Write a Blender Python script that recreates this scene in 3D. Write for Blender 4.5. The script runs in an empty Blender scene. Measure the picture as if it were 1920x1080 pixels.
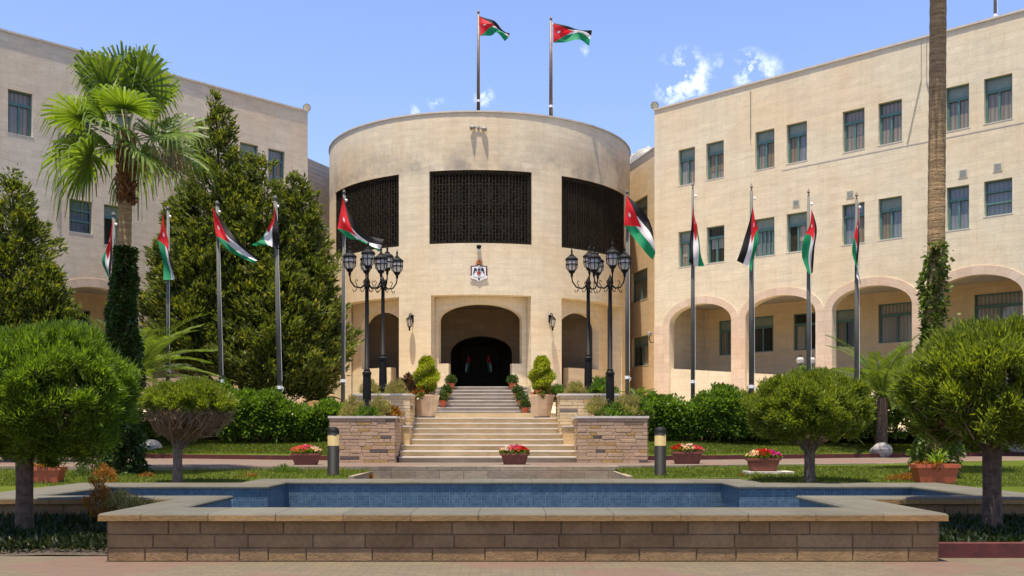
import bpy, math, random
import numpy as np
from mathutils import Vector, Matrix
random.seed(7); rng = np.random.default_rng(7)
R_ = math.radians
sc = bpy.context.scene
COL = sc.collection
# ------------------------------------------------------------------ camera
EYE = 1.45; F = 1934.0; HZ = 813.0
cam = bpy.data.cameras.new('camera'); co = bpy.data.objects.new('camera', cam); COL.objects.link(co)
co.location = (0, 0, EYE); co.rotation_euler = (R_(90), 0, 0)
cam.sensor_width = 36; cam.lens = F/1920*36; cam.shift_y = (HZ-540)/1920; cam.clip_end = 3000
sc.camera = co
# ------------------------------------------------------------------ world and sun
SUN_AZ = math.atan2(-.42, -.90); SUN_EL = R_(78)
w = bpy.data.worlds.new("World"); sc.world = w; w.use_nodes = True
nt = w.node_tree; nt.nodes.clear()
def N(t, ty, **kw):
    n = t.nodes.new(ty)
    for k, v in kw.items(): setattr(n, k, v)
    return n
out = N(nt, 'ShaderNodeOutputWorld'); bg = N(nt, 'ShaderNodeBackground'); bg.inputs[1].default_value = .094
sky = N(nt, 'ShaderNodeTexSky', sky_type='NISHITA', sun_disc=False)
sky.sun_elevation = SUN_EL; sky.sun_rotation = SUN_AZ; sky.air_density = 1.0; sky.dust_density = 1.0; sky.ozone_density = 5.0
tc = N(nt, 'ShaderNodeTexCoord')
noi = N(nt, 'ShaderNodeTexNoise'); noi.inputs['Scale'].default_value = 55; noi.inputs['Detail'].default_value = 8; noi.inputs['Roughness'].default_value = .62
nt.links.new(tc.outputs['Generated'], noi.inputs['Vector'])
def mixc(t, fac, a, b_, mode='MIX'):
    n = N(t, 'ShaderNodeMix', data_type='RGBA', blend_type=mode)
    for i, v in ((0, fac), (6, a), (7, b_)):
        if isinstance(v, (int, float)): n.inputs[i].default_value = v
        elif isinstance(v, tuple): n.inputs[i].default_value = (*v, 1)
        else: t.links.new(v, n.inputs[i])
    return n.outputs[2]
acc = None
def mth(t, op, a, b=None, clamp=False):
    n = N(t, 'ShaderNodeMath', operation=op, use_clamp=clamp)
    for i, v in enumerate((a, b)):
        if v is None: continue
        if isinstance(v, (int, float)): n.inputs[i].default_value = v
        else: t.links.new(v, n.inputs[i])
    return n.outputs[0]
for (cx, cy, r, st) in ((1283, 146, .030, 1.0), (1262, 165, .022, .9), (1405, 130, .020, 1.0), (1435, 132, .018, .5), (818, 190, .010, .6), (908, 184, .011, .8), (772, 213, .009, .6), (1095, 95, .006, .4), (1350,120,.012,.35)):
    d = Vector(((cx-960)/F, 1, (HZ-cy)/F)).normalized()
    vd = N(nt, 'ShaderNodeVectorMath', operation='DISTANCE'); vd.inputs[1].default_value = d
    nt.links.new(tc.outputs['Generated'], vd.inputs[0])
    q = mth(nt, 'DIVIDE', vd.outputs['Value'], r)
    q = mth(nt, 'SUBTRACT', 1.0, q, True)
    q = mth(nt, 'MULTIPLY', q, st)
    acc = q if acc is None else mth(nt, 'MAXIMUM', acc, q)
nn = mth(nt, 'SUBTRACT', noi.outputs['Fac'], .48)
cl = mth(nt, 'MULTIPLY', acc, mth(nt, 'MULTIPLY', nn, 8.0), True)
mx = N(nt, 'ShaderNodeMix', data_type='RGBA'); nt.links.new(mth(nt, 'MULTIPLY', cl, .85), mx.inputs[0])
nt.links.new(mixc(nt, 1.0, sky.outputs[0], (1.03, .93, 1.0), 'MULTIPLY'), mx.inputs[6]); mx.inputs[7].default_value = (7.0, 7.2, 7.8, 1)
nt.links.new(mx.outputs[2], bg.inputs[0]); nt.links.new(bg.outputs[0], out.inputs[0])
sl = bpy.data.lights.new('sun', 'SUN'); sl.energy = 3.4; sl.angle = R_(.5); sl.color = (1, .91, .76)
so = bpy.data.objects.new('sun', sl); COL.objects.link(so)
sd = Vector((math.sin(SUN_AZ)*math.cos(SUN_EL), math.cos(SUN_AZ)*math.cos(SUN_EL), math.sin(SUN_EL)))
so.rotation_euler = (-sd).to_track_quat('-Z', 'Y').to_euler(); so.location = (20, 30, 60)
sc.view_settings.view_transform = 'Standard'; sc.view_settings.look = 'None'
sc.view_settings.gamma = 1; sc.view_settings.exposure = 1.42
# ------------------------------------------------------------------ materials
def newmat(name):
    m = bpy.data.materials.new(name); m.use_nodes = True
    t = m.node_tree; b = t.nodes['Principled BSDF']; return m, t, b
def ramp(t, fac, stops):
    r = N(t, 'ShaderNodeValToRGB')
    while len(r.color_ramp.elements) < len(stops): r.color_ramp.elements.new(.5)
    for e, (p, c) in zip(r.color_ramp.elements, stops): e.position = p; e.color = (*c, 1) if len(c) == 3 else c
    t.links.new(fac, r.inputs[0]); return r.outputs[0]
def noise(t, vec, scale, detail=4, rough=.55):
    n = N(t, 'ShaderNodeTexNoise'); n.inputs['Scale'].default_value = scale; n.inputs['Detail'].default_value = detail; n.inputs['Roughness'].default_value = rough
    if vec is not None: t.links.new(vec, n.inputs['Vector'])
    return n.outputs['Fac']
def geo(t): return N(t, 'ShaderNodeNewGeometry').outputs['Position']
def bumpn(t, b, h, s, dist=.02):
    n = N(t, 'ShaderNodeBump'); n.inputs['Strength'].default_value = s; n.inputs['Distance'].default_value = dist
    t.links.new(h, n.inputs['Height']); t.links.new(n.outputs[0], b.inputs['Normal'])
def simple(name, c, rough=.6, metal=0, var=.25, scale=6, bump=0, spec=.5):
    m, t, b = newmat(name)
    p = geo(t); f = noise(t, p, scale)
    c0 = tuple(x*(1-var) for x in c); c1 = tuple(min(1, x*(1+var)) for x in c)
    t.links.new(ramp(t, f, [(.3, c0), (.7, c1)]), b.inputs['Base Color'])
    b.inputs['Roughness'].default_value = rough; b.inputs['Metallic'].default_value = metal
    b.inputs['Specular IOR Level'].default_value = spec
    if bump: bumpn(t, b, noise(t, p, scale*5, 6), bump)
    return m
def stone(name, c, bw=.75, bh=.26, var=.12, mortar=.012, bump=.35, patch=None, dirt=.18, rows=None, mcol=.72, coarse=60):
    m, t, b = newmat(name)
    uv = N(t, 'ShaderNodeUVMap').outputs[0]; p = geo(t)
    br = N(t, 'ShaderNodeTexBrick', offset=.5, offset_frequency=2, squash=.8, squash_frequency=3)
    br.inputs['Scale'].default_value = 1; br.inputs['Brick Width'].default_value = bw; br.inputs['Row Height'].default_value = bh
    br.inputs['Mortar Size'].default_value = mortar; br.inputs['Mortar Smooth'].default_value = .3; br.inputs['Bias'].default_value = 0
    t.links.new(uv, br.inputs['Vector'])
    br.inputs['Color1'].default_value = (*[x*(1-var) for x in c], 1)
    br.inputs['Color2'].default_value = (*[min(1, x*(1+var)) for x in c], 1)
    br.inputs['Mortar'].default_value = (*[x*mcol for x in c], 1)
    col = br.outputs['Color']
    f1 = noise(t, p, .35, 6, .6)
    col = mixc(t, ramp(t, f1, [(.42, (0, 0, 0)), (.68, (.65, .65, .65))]), col, (c[0]*1.02, c[1]*.88, c[2]*.74))
    mp = N(t, 'ShaderNodeMapping'); mp.inputs['Scale'].default_value = (1.2, 1.2, 5); t.links.new(p, mp.inputs[0])
    f2 = noise(t, mp.outputs[0], .9, 8, .65)
    col = mixc(t, dirt, col, ramp(t, f2, [(.3, (.35, .33, .3)), (.62, (1, 1, 1))]), 'MULTIPLY')
    f4 = noise(t, p, 9, 8, .7)
    mp3 = N(t, 'ShaderNodeMapping'); mp3.inputs['Scale'].default_value = (3.2, 3.2, .22); t.links.new(p, mp3.inputs[0])
    col = mixc(t, .13, col, ramp(t, noise(t, mp3.outputs[0], 1.0, 6, .6), [(.38, (.62, .58, .53)), (.55, (1, 1, 1))]), 'MULTIPLY')
    col = mixc(t, .35, col, ramp(t, f4, [(.3, (.72, .72, .72)), (.7, (1.0, 1.0, 1.0))]), 'MULTIPLY')
    if patch:   # scattered odd-coloured blocks
        b2 = N(t, 'ShaderNodeTexBrick', offset=.5, offset_frequency=2, squash=.8, squash_frequency=3)
        for k, v in (('Scale', 1), ('Brick Width', bw), ('Row Height', bh), ('Mortar Size', 0.0)): b2.inputs[k].default_value = v
        t.links.new(uv, b2.inputs['Vector']); b2.inputs['Color1'].default_value = (0, 0, 0, 1); b2.inputs['Color2'].default_value = (1, 1, 1, 1)
        col = mixc(t, ramp(t, b2.outputs['Color'], [(.0, (1, 1, 1)), (.09, (1, 1, 1)), (.1, (0, 0, 0)), (1, (0, 0, 0))]), col, patch[0])
        col = mixc(t, ramp(t, b2.outputs['Color'], [(.0, (0, 0, 0)), (.8, (0, 0, 0)), (.82, (.7, .7, .7)), (1, (.7, .7, .7))]), col, patch[1])
    t.links.new(col, b.inputs['Base Color']); b.inputs['Roughness'].default_value = .85
    b.inputs['Specular IOR Level'].default_value = .25
    h = mth(t, 'ADD', mth(t, 'MULTIPLY', br.outputs['Fac'], -1.0), mth(t, 'MULTIPLY', noise(t, p, coarse*.25, 8, .7), .9))
    bumpn(t, b, h, bump, .03)
    return m, t, b
C_ST = (.76, .655, .46)
M = {}
M['stone'] = stone('limestone_cladding', C_ST, bw=.55, bh=.25, var=.035, mortar=.008, bump=.18, mcol=.84, dirt=.22)[0]
M['stone_left'] = stone('shaded_limestone', (.70, .60, .45), bw=.55, bh=.25, var=.04, mortar=.008, bump=.2, mcol=.82, dirt=.26)[0]  # greyer copy of the cladding; the left wing's shade put into its colour
M['stone_plain'] = stone('ochre_render_stone', (.74, .59, .37), bw=.55, bh=.25, var=.035, mortar=.008, bump=.18, mcol=.85)[0]
M['grazed_stone'] = stone('grazing_lit_stone', (.62, .54, .43), bump=1.0, bw=.5, bh=.22)[0]  # coarser, greyer copy; grazing sunlight put into its colour and bump
M['pink'] = stone('pink_limestone', (.68, .53, .39), bw=.5, bh=.4, var=.08, mortar=.010, bump=.2, mcol=.82)[0]
M['inner'] = stone('shaded_porch_stone', (.20, .15, .095), mcol=.85)[0]  # much darker copy of the wall stone; porch shade put into the colour
M['fount'] = stone('fountain_block', (.25, .158, .078), bw=.66, bh=.165, var=.2, mortar=.007, bump=.7, dirt=.6, mcol=.5, coarse=90)[0]
M['pier'] = stone('sandstone_strip', (.44, .29, .18), bw=.42, bh=.085, var=.16, mortar=.006, bump=.7, patch=((.10, .085, .08), (.42, .27, .10)), mcol=.7)[0]
M['pierb'] = stone('yellow_sandstone_strip', (.55, .40, .21), bw=.42, bh=.085, var=.16, mortar=.006, bump=.6, patch=((.14, .12, .11), (.52, .33, .12)), mcol=.75)[0]
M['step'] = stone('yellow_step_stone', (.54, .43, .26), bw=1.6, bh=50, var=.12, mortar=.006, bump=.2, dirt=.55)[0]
M['step_shaded'] = stone('shaded_step_stone', (.36, .32, .28), bw=1.4, bh=50, var=.12, mortar=.006, bump=.2, dirt=.4)[0]  # grey copy of the step stone with the shade painted in
M['tread_shaded'] = simple('shaded_grey_tread', (.46, .41, .35), .8, var=.15, scale=3)  # lighter than the risers, greyed to carry the upper flight's shade
M['mortar'] = simple('brown_mortar', (.13, .085, .05), .95, var=.3, scale=9)
M['mortar_y'] = simple('tan_mortar', (.34, .25, .16), .95, var=.2, scale=9)
M['curb'] = stone('pale_curb_block', (.30, .25, .18), bw=.55, bh=.3, var=.2, mortar=.01, bump=.5, dirt=.5)[0]
M['cope'] = stone('coping_stone', (.118, .112, .088), bw=.95, bh=50, var=.1, mortar=.008, bump=.3, dirt=.45, mcol=.5)[0]
M['cope_edge'] = stone('coping_edge_stone', (.29, .18, .075), bw=.95, bh=50, var=.2, mortar=.008, bump=.5, dirt=.5, mcol=.5)[0]
M['capstone'] = simple('pale_capstone', (.52, .46, .38), .8, var=.12, scale=3, bump=.2)
M['tealm'] = simple('teal_paint', (.075, .165, .145), .5, var=.15)
M['tealp'] = simple('grey_teal_panel', (.19, .235, .185), .45, var=.12)
def pane(name, c, rough=.12, curt=None):
    m, t, b = newmat(name)
    uv = N(t, 'ShaderNodeUVMap').outputs[0]
    wv = N(t, 'ShaderNodeTexWave', wave_type='BANDS', bands_direction='X'); wv.inputs['Scale'].default_value = 2.2; wv.inputs['Distortion'].default_value = 1.5; wv.inputs['Detail'].default_value = 2
    t.links.new(uv, wv.inputs['Vector'])
    c2 = curt or tuple(x*1.3 for x in c)
    t.links.new(ramp(t, wv.outputs['Fac'], [(.1, c), (.9, c2)]), b.inputs['Base Color'])
    b.inputs['Roughness'].default_value = rough; b.inputs['Coat Weight'].default_value = .14; b.inputs['Coat Roughness'].default_value = .04
    return m
M['pane_c'] = pane('glass_over_beige_curtain', (.15, .125, .09), curt=(.24, .205, .15))
M['pane_d'] = pane('dark_glass', (.02, .02, .018), curt=(.04, .038, .03))
M['pane_b'] = pane('glass_over_grey_blind', (.13, .145, .15), curt=(.18, .19, .19))
M['pane_w'] = pane('glass_over_white_curtain', (.22, .22, .20), curt=(.34, .33, .30))
M['black'] = simple('black_cast_iron', (.010, .0095, .009), .6, 0, var=.2, spec=.14)
M['grille'] = simple('black_window_screen', (.024, .019, .012), .8, 0, var=.3, spec=.12)
M['void'] = simple('dark_interior', (.035, .028, .019), .9, spec=.1)  # near-black colour stands in for the shade of unlit rooms
M['voidlite'] = simple('dim_shutter', (.085, .075, .055), .7, var=.4, scale=5)
M['steel'] = simple('grey_steel_pole', (.115, .112, .095), .7, .0, var=.15, scale=2, spec=.2)
M['brown_pole'] = simple('brown_steel_pole', (.16, .12, .09), .5, .2)
M['white'] = simple('white_paint', (.75, .75, .75), .5, var=.05)
M['offwhite'] = simple('cream_plastic', (.55, .5, .36), .5, var=.05)
M['bollard_cream'] = simple('cream_lamp_glass', (.25, .19, .085), .6, var=.1, spec=.12)
M['terra'] = simple('orange_terracotta', (.40, .085, .03), .6, var=.15, scale=8)
M['terra_d'] = simple('dark_terracotta', (.17, .05, .03), .65, var=.25, scale=8)
M['potstone'] = simple('sand_coloured_concrete', (.55, .38, .23), .8, var=.2, scale=4, bump=.2)
M['redkerb'] = simple('red_kerb_paint', (.075, .011, .008), .7, var=.35, scale=6, bump=.2)
M['soil'] = simple('garden_soil', (.055, .04, .025), .95, var=.5, scale=14, bump=.6)
M['bark'] = simple('grey_brown_bark', (.14, .10, .07), .9, var=.5, scale=14, bump=1.0)
M['barkdark'] = simple('dark_brown_bark', (.09, .055, .035), .9, var=.5, scale=14, bump=1.0)
M['twig'] = simple('bare_brown_twig', (.19, .115, .06), .85, var=.4, scale=20)
M['rock'] = simple('pale_garden_rock', (.38, .35, .31), .9, var=.35, scale=7, bump=.9)
M['sootcam'] = simple('grey_housing', (.25, .24, .21), .5)
def palmbark():
    m, t, b = newmat('ringed_palm_bark'); p = geo(t)
    mp = N(t, 'ShaderNodeMapping'); mp.inputs['Scale'].default_value = (3, 3, 26); t.links.new(p, mp.inputs[0])
    f = noise(t, mp.outputs[0], 1.0, 5, .6); f2 = noise(t, p, 22, 6, .7)
    mp2 = N(t, 'ShaderNodeMapping'); mp2.inputs['Scale'].default_value = (30, 30, 2.5); t.links.new(p, mp2.inputs[0]); f3 = noise(t, mp2.outputs[0], 1.0, 3)
    c = ramp(t, f, [(.3, (.22, .135, .06)), (.55, (.40, .26, .12)), (.75, (.50, .35, .18))])
    c = mixc(t, .55, c, ramp(t, f2, [(.35, (.45, .4, .35)), (.65, (1, 1, 1))]), 'MULTIPLY')
    t.links.new(c, b.inputs['Base Color']); b.inputs['Roughness'].default_value = .9
    bumpn(t, b, mth(t, 'ADD', mth(t, 'ADD', f, f3), f2), 1.0, .03); return m
M['palmbark'] = palmbark()
def leafm(name, c, c2, trans=.4, tip=None, rough=.5):
    m = bpy.data.materials.new(name); m.use_nodes = True; t = m.node_tree; t.nodes.clear()
    g = N(t, 'ShaderNodeNewGeometry')
    f = mth(t, 'ADD', mth(t, 'MULTIPLY', g.outputs['Random Per Island'], .6), mth(t, 'MULTIPLY', noise(t, g.outputs['Position'], 2.2, 3), .5))
    st = [(.25, c), (.8, c2)]
    if tip: st = [(.25, c), (.8, c2), (.9, tip)]
    col = ramp(t, f, st)
    p = N(t, 'ShaderNodeBsdfPrincipled'); p.inputs['Roughness'].default_value = rough; p.inputs['Specular IOR Level'].default_value = .3
    t.links.new(col, p.inputs['Base Color'])
    tr = N(t, 'ShaderNodeBsdfTranslucent'); t.links.new(mixc(t, 1.0, col, (1.8, 1.8, .5), 'MULTIPLY'), tr.inputs[0])
    ms = N(t, 'ShaderNodeMixShader'); ms.inputs[0].default_value = trans
    t.links.new(p.outputs[0], ms.inputs[1]); t.links.new(tr.outputs[0], ms.inputs[2])
    o = N(t, 'ShaderNodeOutputMaterial'); t.links.new(ms.outputs[0], o.inputs[0]); return m
M['conifer'] = leafm('dark_cypress_spray', (.038, .060, .013), (.145, .165, .03), .35, (.26, .22, .06))
M['clip'] = leafm('bright_clipped_foliage', (.045, .08, .010), (.15, .23, .022), .42)
M['clip2'] = leafm('olive_clipped_foliage', (.06, .085, .012), (.20, .24, .03), .42)
M['palmleaf'] = leafm('fan_palm_leaf', (.065, .11, .016), (.15, .215, .03), .40)
M['dateleaf'] = leafm('date_palm_leaf', (.065, .105, .022), (.15, .20, .05), .35)
M['hedge'] = leafm('glossy_hedge_leaf', (.04, .075, .012), (.12, .20, .03), .35, rough=.35)
M['ivy'] = leafm('ivy_leaf', (.018, .035, .008), (.06, .10, .02), .3, rough=.4)
M['ivyl'] = leafm('light_ivy_leaf', (.05, .08, .012), (.12, .165, .03), .4, rough=.4)
M['lime'] = leafm('lime_green_arborvitae', (.12, .15, .015), (.28, .31, .03), .45)
M['straw'] = leafm('straw_coloured_shrub', (.14, .13, .05), (.32, .28, .12), .4)
M['dry'] = leafm('dried_palm_fibre', (.16, .11, .06), (.36, .26, .12), .3)
M['drystalk'] = simple('dried_flower_stalk', (.11, .085, .07), .8)
M['grass'] = leafm('lawn_grass_blade', (.052, .075, .007), (.105, .130, .012), .4)
M['darkgc'] = leafm('dark_groundcover_leaf', (.010, .018, .005), (.028, .042, .010), .3)
M['rust'] = leafm('rust_coloured_shrub', (.16, .07, .02), (.30, .14, .03), .4)
def petal(name, c): return leafm(name, tuple(x*.75 for x in c), c, .3)
M['red'] = petal('red_petal', (.5, .018, .02)); M['pinkp'] = petal('pink_petal', (.65, .09, .2)); M['whitep'] = petal('pale_pink_petal', (.8, .55, .6)); M['magenta'] = petal('magenta_petal', (.55, .03, .3)); M['salmon']=petal('salmon_petal',(.7,.16,.12))
def lawnm():
    m, t, b = newmat('mown_lawn'); p = geo(t)
    f = noise(t, p, .8, 5); f2 = noise(t, p, 40, 4, .7)
    c = ramp(t, f, [(.3, (.055, .078, .007)), (.55, (.082, .110, .009)), (.75, (.110, .125, .014))])
    c = mixc(t, .6, c, ramp(t, f2, [(.3, (.4, .42, .4)), (.7, (1, 1, 1))]), 'MULTIPLY')
    t.links.new(c, b.inputs['Base Color']); b.inputs['Roughness'].default_value = .9; b.inputs['Specular IOR Level'].default_value = .1
    bumpn(t, b, f2, .8, .03); return m
M['lawn'] = lawnm()
def pavem(name, c1, c2, c3, bw=.22, bh=.11):
    m, t, b = newmat(name); uv = N(t, 'ShaderNodeUVMap').outputs[0]; p = geo(t)
    br = N(t, 'ShaderNodeTexBrick', offset=.5); br.inputs['Scale'].default_value = 1; br.inputs['Brick Width'].default_value = bw; br.inputs['Row Height'].default_value = bh
    br.inputs['Mortar Size'].default_value = .006; t.links.new(uv, br.inputs['Vector'])
    br.inputs['Color1'].default_value = (*c1, 1); br.inputs['Color2'].default_value = (*c2, 1); br.inputs['Mortar'].default_value = (*[x*.6 for x in c1], 1)
    f = noise(t, p, .55, 2, .4)
    col = mixc(t, ramp(t, f, [(.52, (0, 0, 0)), (.56, (.8, .8, .8))]), br.outputs['Color'], c3)
    col = mixc(t, .5, col, ramp(t, noise(t, p, 5, 8, .7), [(.3, (.6, .58, .55)), (.7, (1, 1, 1))]), 'MULTIPLY')
    t.links.new(col, b.inputs['Base Color']); b.inputs['Roughness'].default_value = .85
    bumpn(t, b, mth(t, 'MULTIPLY', br.outputs['Fac'], -1.0), .4, .01); return m
M['pave'] = pavem('block_paving', (.13, .098, .055), (.105, .08, .046), (.125, .07, .047))
M['path'] = pavem('garden_path_paving', (.16, .112, .078), (.14, .10, .07), (.15, .085, .062))
M['terrace'] = pavem('bounce_terrace_paving', (.55, .44, .28), (.5, .41, .27), (.5, .38, .26), .5, .5)  # hidden terrace floor made pale to bounce sunlight onto the facades
def tilem():
    m, t, b = newmat('blue_mosaic_tile'); uv = N(t, 'ShaderNodeUVMap').outputs[0]
    br = N(t, 'ShaderNodeTexBrick', offset=0.0); br.inputs['Scale'].default_value = 1; br.inputs['Brick Width'].default_value = .05; br.inputs['Row Height'].default_value = .05
    br.inputs['Mortar Size'].default_value = .003; t.links.new(uv, br.inputs['Vector'])
    br.inputs['Color1'].default_value = (.035, .07, .12, 1); br.inputs['Color2'].default_value = (.075, .13, .19, 1); br.inputs['Mortar'].default_value = (.13, .17, .19, 1)
    b2 = N(t, 'ShaderNodeTexBrick', offset=0.0); b2.inputs['Scale'].default_value = 1; b2.inputs['Brick Width'].default_value = .3; b2.inputs['Row Height'].default_value = .3; b2.inputs['Mortar Size'].default_value = .006
    t.links.new(uv, b2.inputs['Vector']); b2.inputs['Color1'].default_value = (.75, .8, .85, 1); b2.inputs['Color2'].default_value = (1.05, 1, 1, 1); b2.inputs['Mortar'].default_value = (1.12, 1.12, 1.1, 1)
    c = mixc(t, 1.0, br.outputs['Color'], b2.outputs['Color'], 'MULTIPLY')
    c = mixc(t, .5, c, ramp(t, noise(t, geo(t), 3, 6), [(.3, (.6, .62, .6)), (.7, (1.1, 1.1, 1.0))]), 'MULTIPLY')
    t.links.new(c, b.inputs['Base Color']); b.inputs['Roughness'].default_value = .35; return m
M['tile'] = tilem()
def waterm():
    m, t, b = newmat('still_pool_water'); b.inputs['Base Color'].default_value = (.02, .07, .10, 1); b.inputs['Roughness'].default_value = .03
    bumpn(t, b, noise(t, geo(t), 7, 3), .12, .02); return m
M['water'] = waterm()
def lampglass():
    m, t, b = newmat('lamp_glass'); b.inputs['Base Color'].default_value = (.75, .72, .66, 1); b.inputs['Roughness'].default_value = .08
    b.inputs['Alpha'].default_value = .45; b.inputs['Specular IOR Level'].default_value = .8; return m
M['lglass'] = lampglass()
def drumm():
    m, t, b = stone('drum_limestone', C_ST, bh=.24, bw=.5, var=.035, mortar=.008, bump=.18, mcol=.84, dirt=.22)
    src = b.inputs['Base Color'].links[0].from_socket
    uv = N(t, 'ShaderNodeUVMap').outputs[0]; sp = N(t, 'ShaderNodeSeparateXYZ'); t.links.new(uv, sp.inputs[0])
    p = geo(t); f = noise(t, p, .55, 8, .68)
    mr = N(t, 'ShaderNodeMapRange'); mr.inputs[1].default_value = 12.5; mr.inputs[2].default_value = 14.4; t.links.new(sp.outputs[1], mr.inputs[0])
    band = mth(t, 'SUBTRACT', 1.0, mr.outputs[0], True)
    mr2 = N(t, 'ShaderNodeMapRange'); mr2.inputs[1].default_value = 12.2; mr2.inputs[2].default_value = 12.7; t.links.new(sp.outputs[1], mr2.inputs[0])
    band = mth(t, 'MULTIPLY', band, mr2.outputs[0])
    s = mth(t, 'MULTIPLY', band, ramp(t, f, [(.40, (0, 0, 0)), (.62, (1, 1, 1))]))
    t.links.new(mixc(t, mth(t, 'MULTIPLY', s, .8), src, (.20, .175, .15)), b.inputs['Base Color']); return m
M['drum'] = drumm()
def flagm():
    m = bpy.data.materials.new('flag_cloth'); m.use_nodes = True; t = m.node_tree; t.nodes.clear()
    uv = N(t, 'ShaderNodeUVMap').outputs[0]; s = N(t, 'ShaderNodeSeparateXYZ'); t.links.new(uv, s.inputs[0]); u, v = s.outputs[0], s.outputs[1]
    c = mixc(t, mth(t, 'GREATER_THAN', v, .3333), (.012, .010, .010), (.80, .78, .80))
    c = mixc(t, mth(t, 'GREATER_THAN', v, .6667), c, (.005, .26, .10))
    tri = mth(t, 'SUBTRACT', .5, mth(t, 'ABSOLUTE', mth(t, 'SUBTRACT', v, .5)))   # 0..0.5
    c = mixc(t, mth(t, 'GREATER_THAN', tri, u), c, (.72, .012, .02))
    du = mth(t, 'MULTIPLY', mth(t, 'SUBTRACT', u, .155), 2.0); dv = mth(t, 'SUBTRACT', v, .5)
    r = mth(t, 'SQRT', mth(t, 'ADD', mth(t, 'MULTIPLY', du, du), mth(t, 'MULTIPLY', dv, dv)))
    a = mth(t, 'ARCTAN2', dv, du); sr = mth(t, 'ADD', .055, mth(t, 'MULTIPLY', mth(t, 'COSINE', mth(t, 'MULTIPLY', a, 7.0)), .022))
    c = mixc(t, mth(t, 'GREATER_THAN', sr, r), c, (.85, .85, .85))
    p = N(t, 'ShaderNodeBsdfPrincipled'); p.inputs['Roughness'].default_value = .7; t.links.new(c, p.inputs['Base Color'])
    tr = N(t, 'ShaderNodeBsdfTranslucent'); t.links.new(c, tr.inputs[0]); ms = N(t, 'ShaderNodeMixShader'); ms.inputs[0].default_value = .45
    t.links.new(p.outputs[0], ms.inputs[1]); t.links.new(tr.outputs[0], ms.inputs[2])
    o = N(t, 'ShaderNodeOutputMaterial'); t.links.new(ms.outputs[0], o.inputs[0]); return m
M['flag'] = flagm()
M['curtain'] = pane('pale_curtain', (.26, .23, .17), .5, (.34, .30, .23)); M['curtain2'] = pane('brown_curtain', (.13, .10, .06), .5, (.19, .15, .09)); M['blind'] = pane('grey_blind', (.20, .20, .18), .5, (.23, .23, .2))
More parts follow.
